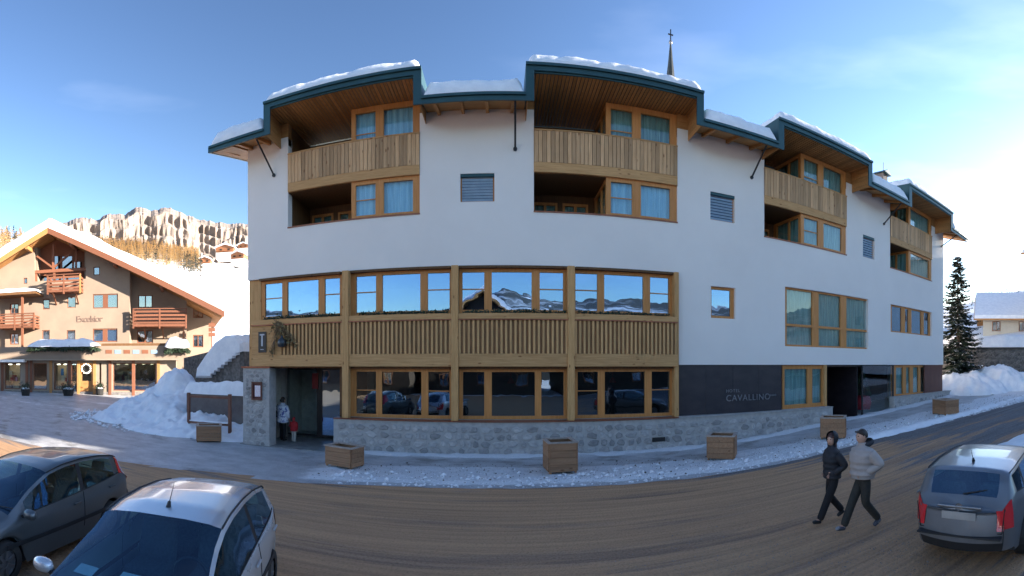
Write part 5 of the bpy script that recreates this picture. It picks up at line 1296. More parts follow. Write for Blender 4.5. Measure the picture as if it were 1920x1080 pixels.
# snowy greenery on the terrace edge
for (x0, x1, y0, y1, lab, n_) in ((52, 188, 636, 657, 'long mound of snow with evergreen boughs along the chalet hotel terrace', 900), (309, 356, 634, 661, 'round snow capped evergreen bush at the right end of the chalet hotel terrace', 420)):
    b = TB+.2; s0, s1 = sL(x0, b), sL(x1, b); zc = zL((x0+x1)/2, y1, b); hh = zL((x0+x1)/2, y0, b)-zc
    gt = thing('terrace_evergreens', lab, 'plant', PL((s0+s1)/2, b, zc))
    g = Geo()
    for k_ in range(n_):
        s = q_.uniform(s0, s1); e = math.sin((s-s0)/(s1-s0)*math.pi)**.5; c = Vector(PL(s, b+q_.uniform(-.3, .35), zc+q_.uniform(.0, .45)*hh*e+.25*hh*(1-abs(2*(s-s0)/(s1-s0)-1))*0))
        d = Vector((q_.gauss(0, 1), q_.gauss(0, 1), q_.gauss(-.3, .6))).normalized()*.28; e2 = d.orthogonal().normalized()*.08; g.quad([c-e2, c+d, c+e2, c-d*.5])
    g.build('boughs', LEAF, gt)
    def f(p_, q2):
        s = s0+(s1-s0)*p_; e = math.sin(min(1, min(p_, 1-p_)*4)*math.pi/2)**.7
        a = (q2-.5)*math.pi*1.1
        return PL(s, b+.42*math.sin(a)*(.6+.4*e), zc+hh*(.40+.05*nz3(s, 0, 3))+hh*.62*math.cos(a)*e*(1+.22*nz3(s, q2*2, 7, 1.6)))
    Geo().grid(f, 50, 12).build('snow_on_boughs', SNOW, gt, smooth=True)
sg = thing('signpost', 'wooden signpost with brown boards at the right corner of the chalet hotel', 'signpost', PL(sL(397), 0, 1))
s = sL(397); Geo(PL).box(s-.05, s+.05, -.05, .05, .5, zL(397, 603)).build('pole', RED, sg)
for y0 in (606, 615, 624): Geo(PL).box(s-.3, s+.32, .052, .10, zL(397, y0+7), zL(397, y0)).build('board', RED, sg)
# snow and pots before the shops
for (px_, py, lab, w_) in ((48, 742, 'dark tub in front of the shop windows at the left edge of the square', .8), (128, 742, 'dark tub with snow beside the lit chalet shop door', 1.0), (187, 741, 'small dark tub right of the chalet shop door with the wreath', .7)):
    p = ground_at(px_, py); t_ = thing('plant_tub', lab, 'plant tub', (p.x, p.y, p.z), la, group='tubs in front of the shops')
    Geo().lathe([(0, 0), (w_*.42, 0), (w_*.55, .6), (w_*.5, .6), (w_*.45, .5), (0, .5)], 12).local('tub', DARK, t_, smooth=False)
    g = Geo()
    for k_ in range(160):
        c = Vector((q_.gauss(0, w_*.3), q_.gauss(0, w_*.3), .6+abs(q_.gauss(0, .25)))); d = Vector((q_.gauss(0, 1), q_.gauss(0, 1), q_.gauss(.3, 1))).normalized()*.2; e2 = d.orthogonal().normalized()*.05; g.quad([c-e2, c+d, c+e2])
    g.local('foliage', LEAF, t_)
    Geo().lathe([(w_*.46, .58), (w_*.3, .72), (0, .76)], 12).local('snow', SNOW, t_, smooth=True)
# ------------------------------------------------------------------ cars
def car_paint(name, c, dirt, rough=.28, da=.5):
    m, t, b = nodes(name); b.inputs['Metallic'].default_value = .55; b.inputs['Coat Weight'].default_value = .6; b.inputs['Coat Roughness'].default_value = .06
    p = mapping(t, (1, 1, 1)); n = t.nodes.new('ShaderNodeTexNoise'); n.inputs['Scale'].default_value = 3; n.inputs['Detail'].default_value = 8; t.links.new(p.outputs[0], n.inputs['Vector'])
    sx = t.nodes.new('ShaderNodeSeparateXYZ'); t.links.new(p.outputs[0], sx.inputs[0])
    mr = t.nodes.new('ShaderNodeMapRange'); mr.inputs[1].default_value = 1.15; mr.inputs[2].default_value = .2; mr.inputs[3].default_value = 0; mr.inputs[4].default_value = 1; t.links.new(sx.outputs['Z'], mr.inputs[0])
    mu = t.nodes.new('ShaderNodeMath'); mu.operation = 'MULTIPLY'; t.links.new(mr.outputs[0], mu.inputs[0]); t.links.new(n.outputs['Fac'], mu.inputs[1])
    m2 = t.nodes.new('ShaderNodeMath'); m2.operation = 'MULTIPLY'; m2.inputs[1].default_value = da*2; m2.use_clamp = True; t.links.new(mu.outputs[0], m2.inputs[0])
    k = t.nodes.new('ShaderNodeMix'); k.data_type = 'RGBA'; k.inputs[6].default_value = (*c, 1); k.inputs[7].default_value = (*dirt, 1); t.links.new(m2.outputs[0], k.inputs[0]); t.links.new(k.outputs[2], b.inputs['Base Color'])
    r = t.nodes.new('ShaderNodeMapRange'); r.inputs[3].default_value = rough; r.inputs[4].default_value = .8; t.links.new(m2.outputs[0], r.inputs[0]); t.links.new(r.outputs[0], b.inputs['Roughness'])
    cr = t.nodes.new('ShaderNodeMapRange'); cr.inputs[3].default_value = .6; cr.inputs[4].default_value = .05; t.links.new(m2.outputs[0], cr.inputs[0]); t.links.new(cr.outputs[0], b.inputs['Coat Weight'])
    mm = t.nodes.new('ShaderNodeMapRange'); mm.inputs[3].default_value = .55; mm.inputs[4].default_value = 0; t.links.new(m2.outputs[0], mm.inputs[0]); t.links.new(mm.outputs[0], b.inputs['Metallic'])
    return m
TYRE = mat('tyre_rubber', (.02, .02, .02), (.05, .045, .04), rough=.85, scale=6)
RIM = mat('alloy_rim', (.35, .35, .36), rough=.4, metal=.8)
PLAS = mat('black_plastic', (.025, .025, .027), rough=.6)
REDL = mat('tail_lamp_red', (.72, .03, .04), (.62, .02, .03), rough=.2, coat=1)
CLRL = mat('clear_lamp', (.6, .6, .62), rough=.1, metal=.3, coat=1)
PLATE = mat('number_plate', (.42, .40, .37), rough=.5)
SEATM = mat('grey_seat_fabric', (.10, .11, .12), (.07, .075, .085), rough=.9, scale=30)
PAPER = mat('paper', (.8, .8, .8), rough=.8)
def lt(tab, x):
    if x >= tab[0][0]: return tab[0][1]
    for (x0, y0), (x1, y1) in zip(tab, tab[1:]):
        if x >= x1:
            u_ = (x0-x)/(x0-x1); return y0+(y1-y0)*u_
    return tab[-1][1]
def car(label, loc, rz, paint, L=4.0, W=1.68, top=None, belt=None, wh=(1.25, -1.25), wr=.31, wins=None, ws=(.95, .25), rw=(-1.45, -1.82), lamps='low', roofw=.60, pillars=(), antenna=None, estate=False, group=None, rough=.28, rearw=.78, lampz=(.62, 1.0)):
    t_ = thing('parked_car', label, 'car', loc, rz, group=group)
    h2 = L/2; X = set(frange(-h2, h2, .07))
    for a in list(ws)+list(rw): X.add(a)
    for w_ in wins: X |= {w_[0], w_[1]}
    X = sorted(X); Xn = [X[0]]
    for x in X[1:]:
        if x-Xn[-1] > .012: Xn.append(x)
    X = Xn
    def cabin(x): return min(1, max(0, (lt(top, x)-lt(belt, x))/.42))
    def ring(x):
        e = abs(x)/h2; w0 = W/2*(1-.30*max(0, e-.55)**2/.2025*.55)
        if e > .9: w0 -= W/2*.10*((e-.9)/.1)**2
        zt = lt(top, x); zb = .22+(.06 if e > .9 else 0)
        arch = 0
        for c in wh:
            d = abs(x-c)
            if d < wr+.055: arch = max(arch, wr+math.sqrt(max(0, (wr+.055)**2-d*d)))
        z0 = max(zb, arch)
        zbel = min(lt(belt, x), zt-.03)
        cb = cabin(x); wrf = w0*(.90-(.90-roofw/.84)*cb) if True else 0
        zed = zt-(.055*cb+.035*(1-cb))
        pts = [(w0*.955, z0), (w0*.985, max(z0+.02, .42)), (w0, max(z0+.04, .60)), (w0*.99, max(z0+.06, min(.80, zbel-.05))), (w0*.955, zbel)]
        zg0 = min(zbel+.02, zed-.02); zg1 = max(zed-.045, zg0+.005)
        f1 = (zg1-zbel)/max(.02, zed-zbel); we = w0*.95
        pts += [(we-(we-wrf)*((zg0-zbel)/max(.02, zed-zbel)), zg0), (we-(we-wrf)*f1+.012*cb, zg1), (wrf, zed), (wrf*.80, zt-.012*(1+cb)), (wrf*.42, zt-.003), (0, zt)]
        return pts
    rings = [ring(x) for x in X]; nj = 11
    buckets = {}
    def put(key, q):
        buckets.setdefault(key, Geo()).quad(q)
    for i in range(len(X)-1):
        x0, x1 = X[i], X[i+1]; xm = (x0+x1)/2
        for j in range(nj-1):
            for s_ in (1, -1):
                q = [(x0, s_*rings[i][j][0], rings[i][j][1]), (x1, s_*rings[i+1][j][0], rings[i+1][j][1]), (x1, s_*rings[i+1][j+1][0], rings[i+1][j+1][1]), (x0, s_*rings[i][j+1][0], rings[i][j+1][1])]
                if s_ > 0: q = q[::-1]
                key = 'body'
                if j == 5 and rings[i][6][1]-rings[i][5][1] > .015 or j == 5 and rings[i+1][6][1]-rings[i+1][5][1] > .03:
                    for k_, w_ in enumerate(wins):
                        if w_[0] <= xm <= w_[1]: key = ('side_window', s_, k_)
                    if key == 'body' and any(p_[0] <= xm <= p_[1] for p_ in pillars): key = ('pillar', s_, [i_ for i_, p_ in enumerate(pillars) if p_[0] <= xm <= p_[1]][0])
                if j >= 7 and ws[1] <= xm <= ws[0]: key = 'windscreen'
                if j >= 8 and rw[1] <= xm <= rw[0]: key = 'rear_window'
                if j == 7 and rw[1] <= xm <= rw[0] and rearw > .9: key = 'rear_window'
                if lamps == 'low' and 2 <= j <= 3 and xm < -h2+.17: key = ('tail_lamp', s_)
                if lamps == 'high' and 4 <= j <= 7 and rw[1]-.05 <= xm <= rw[0]+.06: key = ('tail_lamp', s_)
                if xm > h2-.42 and j == 3: key = ('headlight', s_)
                put(key, q)
    # end caps, slightly bulged
    for end in (0, -1):
        rg = rings[end]; x = X[end]; sg = 1 if end == -1 else -1; nk = 14
        def P_(j, k_):
            y = rg[j][0]*(1-2*k_/nk); e = 1-(2*k_/nk-1)**2
            z = rg[j][1]; bl = .13*e+(.07*smooth(.25, .45, z)*smooth(.72, .60, z) if end == 0 else .06*smooth(.2, .4, z)*smooth(.7, .55, z))
            return (x+sg*bl, y, z)
        for j in range(nj-2):
            for k_ in range(nk):
                q = [P_(j, k_), P_(j, k_+1), P_(j+1, k_+1), P_(j+1, k_)]
                if sg > 0: q = q[::-1]
                key = 'body'; zc = (rg[j][1]+rg[j+1][1])/2; yy = abs(rg[j][0]*(1-2*(k_+.5)/nk))
                if 2 <= j <= 3 and lamps == 'low' and end == 0 and (k_ < 1 or k_ >= nk-1): key = ('tail_lamp', 1 if k_ < 7 else -1)
                if j == 3 and end == -1 and (k_ < 3 or k_ >= nk-3): key = ('headlight', 1 if k_ < 7 else -1)
                if j == 2 and end == -1 and 4 <= k_ < 10: key = 'grille'
                if j == 0 and end == 0: key = 'valance'
                put(key, q)
    for key, g in buckets.items():
        nm = key if isinstance(key, str) else key[0]
        mt = {'body': paint, 'side_window': GLASSC, 'windscreen': GLASSC, 'rear_window': GLASSC, 'pillar': PLAS, 'tail_lamp': REDL, 'headlight': CLRL, 'grille': PLAS, 'valance': PLAS}[nm]
        if nm == 'tail_lamp': g.v = [(a-.012, b*1.012, c) for a, b, c in g.v]
        g.local(nm, mt, t_, smooth=True, weld=True)
    for s_ in (1, -1):
        for j_, r_, x0_, x1_ in ((7, .011, rw[0], ws[1]), (5, .009, rw[0]+.05, ws[0]-.25)):
            g = Geo(); xs = [x for x in X if x0_ <= x <= x1_]; ps = [(x, s_*(ring(x)[j_][0]+.004), ring(x)[j_][1]+(.006 if j_ == 7 else 0)) for x in xs]
            for a, b in zip(ps, ps[1:]): g.tube(a, b, r_, r_, 4, caps=False)
            g.local('roof_strip' if j_ == 7 else 'window_trim', PLAS, t_)
        g = Geo(); g.box(-h2+.75, h2-.75, s_*(W/2-.005), s_*(W/2+.012), .52, .585).local('side_moulding', PLAS, t_, bevel=.005)
    # underside and interior
    Geo().box(-h2+.25, h2-.25, -W/2+.12, W/2-.12, .2, .5).local('underbody', PLAS, t_)
    Geo().box(ws[0]-.28, ws[0]+.1, -W/2+.16, W/2-.16, .55, lt(belt, ws[0])-.03).local('dashboard', PLAS, t_, bevel=.05)
    for x in (.0, -.85):
        for s_ in ((-1, 1)):
            st = Geo().box(x-.5, x, s_*.37-.24, s_*.37+.24, .5, .66).local('seat', SEATM, t_, bevel=.04)
            g = Geo(P=lambda a, b, c, x=x: (x-.42-(c-.6)*.28+a, b, c)); g.box(-.07, .07, s_*.37-.23, s_*.37+.23, .6, 1.08); b_ = g.local('backrest', SEATM, t_, bevel=.04)
            g = Geo(P=lambda a, b, c, x=x: (x-.42-(c-.6)*.28+a, b, c)); g.box(-.045, .045, s_*.37-.13, s_*.37+.13, 1.11, 1.27); g.local('headrest', SEATM, t_, bevel=.03)
    Geo().lathe([(.17, -.012), (.19, 0), (.17, .012), (.155, 0), (.17, -.012)], 20, axis='x', c=(.42, .37, .92)).local('steering_wheel', PLAS, t_, smooth=True)
    # wheels
    for c in wh:
        for s_ in (1, -1):
            y = s_*(W/2-.11)
            tm = Geo().lathe([(wr*.62, -.10), (wr*.93, -.105), (wr, -.075), (wr, .075), (wr*.93, .105), (wr*.62, .10)], 28, c=(c, y, wr), axis='y').local('wheel', TYRE, t_, smooth=True)
            g = Geo().lathe([(wr*.64, .06*s_), (wr*.60, .075*s_), (wr*.57, .04*s_), (0, .03*s_)], 24, c=(c, y, wr), axis='y')
            for k_ in range(7):
                a = k_*2*math.pi/7; p_ = (c+math.cos(a)*.05, y+.07*s_, wr+math.sin(a)*.05); q = (c+math.cos(a)*wr*.6, y+.065*s_, wr+math.sin(a)*wr*.6); g.beam(p_, q, .045, .03, up=(0, 1, 0))
            o = g.build('rim', RIM, tm); o.matrix_parent_inverse = Matrix()
            Geo().lathe([(wr+.05, -.14), (wr+.05, .05)], 20, c=(c, s_*(W/2-.14), wr), axis='y').local('wheel_arch_liner', PLAS, t_)
    # mirrors, door handles, door seams, wipers, plates
    for s_ in (1, -1):
        x = ws[0]-.22; z = lt(belt, x)+.06; g = Geo()
        g.grid(lambda a, b: (x+.0+.075*math.cos(b*math.pi*2)*math.sin(a*math.pi), s_*(W/2+.10)+.12*math.cos(a*math.pi), z+.075*math.sin(b*2*math.pi)*math.sin(a*math.pi)**.7), 10, 14)
        mm_ = g.local('wing_mirror', paint, t_, smooth=True)
        Geo().beam((x, s_*(W/2-.06), z-.06), (x, s_*(W/2+.05), z-.02), .06, .04).local('mirror_foot', PLAS, t_)
        for w_ in wins:
            if w_[1]-w_[0] < .3: continue
            xx = w_[0]+.14; zz = lt(belt, xx)-.13; Geo().box(xx-.09, xx+.09, s_*(W/2-.0), s_*(W/2+.028), zz-.015, zz+.015).local('door_handle', paint, t_, bevel=.008)
        for p_ in pillars:
            xm = (p_[0]+p_[1])/2
            def se(x, z0, z1, tilt=0):
                g = Geo(); r0 = ring(x); n_ = 8; pts = []
                for j in range(5):
                    if r0[j][1] >= z0-.02: pts.append((x, s_*(r0[j][0]+.003), r0[j][1]))
                for a, b in zip(pts, pts[1:]): g.beam(a, b, .010, .006, up=(0, 1, 0.01))
                return g
            se(xm, .3, 1).local('door_seam', DARK, t_)
    rb = ring(rw[1]); 
    if True:
        zc = .62; xe = -h2-.13
        pl = Geo().box(xe-.035, xe-.02, -.26, .26, .74, .85).local('number_plate', PLATE, t_)
        Geo().box(xe-.012, xe+.06, -.34, .34, .90, .93).local('tailgate_handle', RIM, t_, bevel=.008)
        Geo().box(xe-.09, xe+.05, -W/2*.72, W/2*.72, .50, .525).local('bumper_groove', PLAS, t_)
        for s_ in ((1, -1) if lamps == 'low' else ()): Geo().beam((xe+.045, s_*W*.36, .56), (xe+.045, s_*W*.385, .93), .012, .012, up=(0, 1, 0)).local('tailgate_seam', DARK, t_)
        Geo().box(xe+.03, xe+.05, -W*.36, W*.36, .555, .565).local('tailgate_seam', DARK, t_)
        Geo().beam((rw[1]-.02, 0, lt(top, rw[1])+.02), (rw[1]+.05, -.36, lt(top, rw[1]+.05)-.0), .014, .014).local('rear_wiper', PLAS, t_)
        Geo().lathe([(0, .02), (.05, .015), (.055, 0)], 14, c=(-h2-.14, 0, .92), axis='x').local('badge', RIM, t_)
    for s_ in (-.5, .25):
        Geo().beam((ws[0]+.0, s_, lt(top, ws[0])+.012), (ws[0]-.07, s_+.50, lt(top, ws[0]-.07)+.005), .014, .012).local('wiper', PLAS, t_)
    if antenna is not None:
        z = lt(top, antenna); g = Geo().tube((antenna, 0, z-.01), (antenna-.03, 0, z+.05), .03, .018, 8); g.tube((antenna-.02, 0, z+.03), (antenna-.16, 0, z+.22), .006, .003, 5); g.local('antenna', PLAS, t_)
    return t_
TOPA = [(2.02, .50), (1.98, .66), (1.85, .76), (1.5, .90), (1.15, .99), (.72, 1.25), (.25, 1.46), (-.1, 1.52), (-.6, 1.54), (-1.1, 1.51), (-1.5, 1.45), (-1.62, 1.39), (-1.86, 1.0), (-1.96, .93), (-2.02, .82)]
BELA = [(2.02, .62), (1.4, .80), (.95, .90), (0, .955), (-1.0, 1.02), (-1.6, 1.08), (-1.86, .96), (-2.02, .8)]
SILV = car_paint('silver_grey_paint', (.12, .14, .15), (.12, .11, .10), .3, .35)
SILVB = car_paint('pale_silver_paint', (.62, .66, .70), (.42, .37, .32), .24, .28)
SILVC = car_paint('dirty_silver_paint', (.19, .205, .22), (.13, .12, .115), .3, .9)
# car B: nose towards the viewer, between the viewer's left and the road
def hd(dx, dy): return math.atan2(dy, dx)
TOPB = [(2.0, .50), (1.96, .66), (1.83, .78), (1.5, .90), (1.2, .97), (.75, 1.22), (.30, 1.42), (0, 1.47), (-.5, 1.485), (-1.0, 1.455), (-1.5, 1.375), (-1.60, 1.32), (-1.85, .98), (-1.9, .92), (-1.98, .80)]
BELB = [(2.0, .62), (1.5, .80), (1.2, .86), (0, .93), (-1.0, .98), (-1.6, 1.03), (-1.85, .94), (-1.98, .78)]
cB = car('pale silver small hatchback parked nose towards the viewer, papers behind its windscreen', (-3.42, 3.85, 0), hd(.31, -.95), SILVB, L=3.96, W=1.74, top=TOPB, belt=BELB, wins=[(-.42, .80), (-1.38, -.52)], pillars=[(-.52, -.42)], ws=(1.2, .30), rw=(-1.60, -1.85), antenna=.10, wh=(1.25, -1.22), wr=.29, roofw=.62, lampz=(.6, .95))
cB.scale = (1.03, 1.07, 1.045)
Geo().quad([(1.04, -.56, 1.00), (1.04, -.36, 1.00), (.90, -.36, 1.03), (.90, -.56, 1.03)]).local('paper', PAPER, cB)
Geo().quad([(1.02, -.12, 1.01), (1.02, .14, 1.01), (.86, .14, 1.04), (.86, -.12, 1.04)]).local('paper', PAPER, cB)
cA = car('grey hatchback at the left edge with a tall red tail lamp', (-6.72, 3.95, 0), hd(.24, -.97), SILV, L=4.04, W=1.69, top=TOPA, belt=BELA, wins=[(-.40, .85), (-1.38, -.50)], pillars=[(-.50, -.40)], ws=(1.15, .27), rw=(-1.62, -1.88), lamps='high', wh=(1.27, -1.25), wr=.31, roofw=.63)
TOPC = [(2.12, .50), (2.08, .66), (1.95, .76), (1.55, .90), (1.1, .98), (1.03, 1.01), (.65, 1.24), (.25, 1.41), (-.1, 1.46), (-.6, 1.475), (-1.2, 1.455), (-1.75, 1.40), (-1.84, 1.36), (-2.02, 1.05), (-2.08, .98), (-2.12, .90)]
BELC = [(2.12, .62), (1.4, .80), (1.0, .90), (0, .95), (-1.0, .99), (-1.84, 1.05), (-2.02, 1.0), (-2.12, .88)]
pc = Vector((8.15, 4.15)); 
cC = car('dirty silver estate car seen from behind at the right edge, with red tail lamps', (7.82, 4.12, G(8, 4)), hd(.95, .25), SILVC, L=4.24, W=1.76, top=TOPC, belt=BELC, wins=[(-.40, .72), (-1.25, -.50), (-1.75, -1.35)], pillars=[(-.50, -.40), (-1.35, -1.25)], rw=(-1.84, -2.03), wh=(1.32, -1.30), wr=.32, roofw=.66, antenna=-1.45, rearw=.78)
# ------------------------------------------------------------------ people
def skin(name, pts, edges, m_, parent, root, sub=2, **kw):
    names = list(pts); me = bpy.data.meshes.new(name)
    me.from_pydata([pts[k][:3] for k in names], [(names.index(a), names.index(b)) for a, b in edges], [])
    me.materials.append(m_); o = bpy.data.objects.new(name, me); finish(o, name, parent); o.matrix_parent_inverse = Matrix(); WM[o.name] = WM[parent.name].copy()
    md = o.modifiers.new('skin', 'SKIN'); md.use_smooth_shade = True; md.branch_smoothing = .6
    if not me.skin_vertices: me.attributes
    for i, k in enumerate(names):
        r = pts[k][3:]; me.skin_vertices[0].data[i].radius = (r[0], r[-1])
        me.skin_vertices[0].data[i].use_root = (k == root)
    s_ = o.modifiers.new('sub', 'SUBSURF'); s_.levels = sub; s_.render_levels = sub
    return o
SKINC = mat('skin', (.55, .33, .24), (.50, .29, .21), rough=.55, scale=4)
def ellip(c, rx, ry, rz, n=12, a0=0, a1=1, open_front=None):
    g = Geo(); g.grid(lambda s_, t_: (c[0]+rx*math.sin(math.pi*(a0+(a1-a0)*t_))*math.cos(2*math.pi*s_), c[1]+ry*math.sin(math.pi*(a0+(a1-a0)*t_))*math.sin(2*math.pi*s_), c[2]+rz*math.cos(math.pi*(a0+(a1-a0)*t_))), n*2, n); return g
def hand(P, E, w_, side, fwd, down, up_, sc=1):
    """palm and five fingers growing from the wrist w_"""
    w_ = Vector(w_); f = Vector(down).normalized(); t_ = Vector(fwd).normalized(); s_ = f.cross(t_).normalized()
    k = 'L' if side > 0 else 'R'
    pm = w_+f*.06*sc; P['palm'+k] = (*pm, .030*sc, .018*sc); E.append(('wr'+k, 'palm'+k))
    for i, (o_, l_) in enumerate(((-.026, .062), (-.009, .074), (.009, .070), (.026, .055))):
        a = pm+f*.035*sc+t_*o_*sc; b = a+(f*.8+s_*.35*side).normalized()*l_*.55*sc; c = b+(f*.6+s_*.7*side).normalized()*l_*.5*sc
        for nm, p, r in (('a', a, .0095), ('b', b, .0085), ('c', c, .007)): P['f%d%s%s' % (i, nm, k)] = (*p, r*sc)
        E += [('palm'+k, 'f%da%s' % (i, k)), ('f%da%s' % (i, k), 'f%db%s' % (i, k)), ('f%db%s' % (i, k), 'f%dc%s' % (i, k))]
    a = w_+f*.035*sc+t_*-.03*sc; b = a+(f*.6-t_*.8).normalized()*.035*sc; c = b+(f*.9+s_*.3*side).normalized()*.03*sc
    P['tha'+k] = (*a, .011*sc); P['thb'+k] = (*b, .010*sc); P['thc'+k] = (*c, .008*sc); E += [('wr'+k, 'tha'+k), ('tha'+k, 'thb'+k), ('thb'+k, 'thc'+k)]
def person(label, loc, rz, H, pose, jacket, trousers, shoes, hair, hairstyle, bulk=1.0, coat_end=.86, turn=0, hood=None, glasses=False, slim=1.0):
    t_ = thing('person', label, 'person', loc, rz)
    k = H/1.75
    S = lambda p: tuple(v*k for v in p)
    ft = pose['feet']                       # ((knee),(ankle),(toe)) left, right
    P = {'pelvis': S((0, 0, .93, .10, .09)), 'waist': S((.0, 0, 1.08, .10, .085)), 'chest': S((.0, 0, 1.28, .105, .10)), 'neckb': S((.0, 0, 1.45, .07)), 'neck': S((.015, 0, 1.50, .052)),
         'jaw': S((.03, 0, 1.565, .068, .06)), 'face': S((.025, 0, 1.64, .088, .074)), 'crown': S((.01, 0, 1.705, .070, .062))}
    E = [('pelvis', 'waist'), ('waist', 'chest'), ('chest', 'neckb'), ('neckb', 'neck'), ('neck', 'jaw'), ('jaw', 'face'), ('face', 'crown')]
    for i, sd in enumerate((1, -1)):
        K = 'L' if sd > 0 else 'R'; kn, an_, to = ft[i]
        P['hip'+K] = S((0, .09*sd, .86, .060)); P['kn'+K] = S((*kn, .042)); P['an'+K] = S((*an_, .032)); P['toe'+K] = S((*to, .030))
        E += [('pelvis', 'hip'+K), ('hip'+K, 'kn'+K), ('kn'+K, 'an'+K), ('an'+K, 'toe'+K)]
        el, wr_ = pose['arms'][i]
        P['sh'+K] = S((0, .15*sd, 1.39, .045)); P['el'+K] = S((*el, .034)); P['wr'+K] = S((*wr_, .027))
        E += [('chest', 'sh'+K), ('sh'+K, 'el'+K), ('el'+K, 'wr'+K)]
        dn = Vector(wr_)-Vector(el); fw = Vector((dn.z, 0, -dn.x)) if abs(dn.x)+abs(dn.z) > .02 else Vector((1, 0, 0))
        hand(P, E, S(wr_), sd, fw, dn, None, k)
    body = skin('body', P, E, SKINC, t_, 'pelvis')
    # clothes
    c_ = bulk
    prof = [(coat_end-.01, .135, .165), (coat_end, .165, .195), (coat_end+.08, .178, .208), (coat_end+.16, .165, .198), (1.14, .168, .200), (1.24, .180, .215), (1.34, .178, .220), (1.42, .140, .200), (1.47, .100, .130), (1.50, .080, .090), (1.535, .078, .085), (1.54, .062, .068)]
    def tor(s_, t_):
        q = t_*(len(prof)-1); i = min(len(prof)-2, int(q)); f = q-i; f = f*f*(3-2*f) if False else f
        z, rx, ry = (prof[i][n_]+(prof[i+1][n_]-prof[i][n_])*f for n_ in range(3))
        a = s_*2*math.pi; cc = c_ if z < 1.44 else 1
        pf = 1+.035*math.sin(z*58)*(1 if z < 1.44 else 0)+.05*nz3(math.cos(a)*1.5, math.sin(a)*1.5, z*7, 1.6)
        lean = .02*(z-1)
        return S((lean+rx*cc*pf*math.cos(a)*(1.12 if math.cos(a) > 0 and z < 1.3 else 1), ry*cc*pf*math.sin(a), z))
    Geo().grid(tor, 32, 44).local('jacket', jacket, t_, smooth=True)
    Geo().grid(lambda s_, t_: S((.02*(1-.86)+(prof[0][1]*c_)*(1-t_)*math.cos(s_*6.2832), prof[0][2]*c_*(1-t_)*math.sin(s_*6.2832), coat_end-.008)), 24, 2).local('jacket_lining', jacket, t_)
    SL_ = []
    T = {'top': S((0, 0, .98, .135*slim, .115)), 'pelvis': S((0, 0, .92, .155*slim, .14))}; TE = [('top', 'pelvis')]
    for i, sd in enumerate((1, -1)):
        K = 'L' if sd > 0 else 'R'; el, wr_ = pose['arms'][i]; kn, an_, to = ft[i]
        sh_ = Vector((0, .165*sd*c_, 1.375)); elv = Vector(el); wv = Vector(wr_)
        m1 = sh_.lerp(elv, .5); m2 = elv.lerp(wv, .5)
        J = {}; J['sh'+K] = S((*sh_, .098*c_)); J['m1'+K] = S((*m1, .094*c_)); J['el'+K] = S((*elv, .086*c_)); J['m2'+K] = S((*m2, .078*c_)); J['wr'+K] = S((*wv, .062*c_))
        JE = [('sh'+K, 'm1'+K), ('m1'+K, 'el'+K), ('el'+K, 'm2'+K), ('m2'+K, 'wr'+K)]
        skin('sleeve', J, JE, jacket, t_, 'm1'+K)
        hp = Vector((0, .09*sd, .80)); kv = Vector(kn); av = Vector(an_)+Vector((0, 0, -.02)); mm_ = kv.lerp(av, .5)
        T['hip'+K] = S((*hp, .112*slim)); T['kn'+K] = S((*kv, .084*slim)); T['mm'+K] = S((*mm_, .078*slim)); T['an'+K] = S((*av, .076*slim))
        TE += [('pelvis', 'hip'+K), ('hip'+K, 'kn'+K), ('kn'+K, 'mm'+K), ('mm'+K, 'an'+K)]
        tv = Vector(to); heel = Vector(an_)+(Vector(an_)-tv)*.30+Vector((0, 0, -.045))
        SH = {'heel': S((*heel, .042, .045)), 'mid': S((*(heel.lerp(tv, .5)+Vector((0, 0, .008))), .048, .044)), 'toe': S((*(tv+(tv-heel)*.12), .040, .030))}
        skin('shoe', SH, [('heel', 'mid'), ('mid', 'toe')], shoes, t_, 'mid')
    skin('trousers', T, TE, trousers, t_, 'pelvis')
    # head details, turned with the head
    hc = Vector(S((.02, 0, 1.64)))
    Rm = Matrix.Rotation(turn, 4, 'Z')
    def hp_(v): return Rm @ Vector(v)*k+hc
    def hg(g): 
        g.v = [tuple(hp_(v)) for v in g.v]; return g
    hg(ellip((.012, 0, .0), .102, .080, .125, 12)).local('head', SKINC, t_, smooth=True)
    g = Geo(); g.add([(.105, -.006, .035), (.105, .006, .035), (.135, 0, -.018), (.108, -.018, -.026), (.108, .018, -.026)], [(0, 1, 2), (0, 2, 3), (1, 4, 2), (3, 2, 4)]); hg(g).local('nose', SKINC, t_, smooth=True)
    for s_ in (-1, 1):
        hg(ellip((.098, .033*s_, .018), .012, .016, .010, 6)).local('eye', EYEM, t_, smooth=True)
        hg(ellip((.0, .082*s_, .0), .018, .012, .032, 6)).local('ear', SKINC, t_, smooth=True)
    hg(Geo().box(.098, .108, -.024, .024, -.058, -.048)).local('mouth', LIPM, t_, smooth=True)
    if hairstyle == 'short': g = Geo().grid(lambda a, b: ((-.006+.108*math.sin(b*math.pi*.60)*math.cos(a*2*math.pi)*(1 if math.cos(a*2*math.pi) < .2 else .96), .088*math.sin(b*math.pi*.60)*math.sin(a*2*math.pi), .022+.118*math.cos(b*math.pi*.60)+(.055 if math.cos(a*2*math.pi) > .1 and b > .5 else 0)*min(1, math.cos(a*2*math.pi)*2)*b)), 24, 12); hg(g).local('hair', hair, t_, smooth=True)
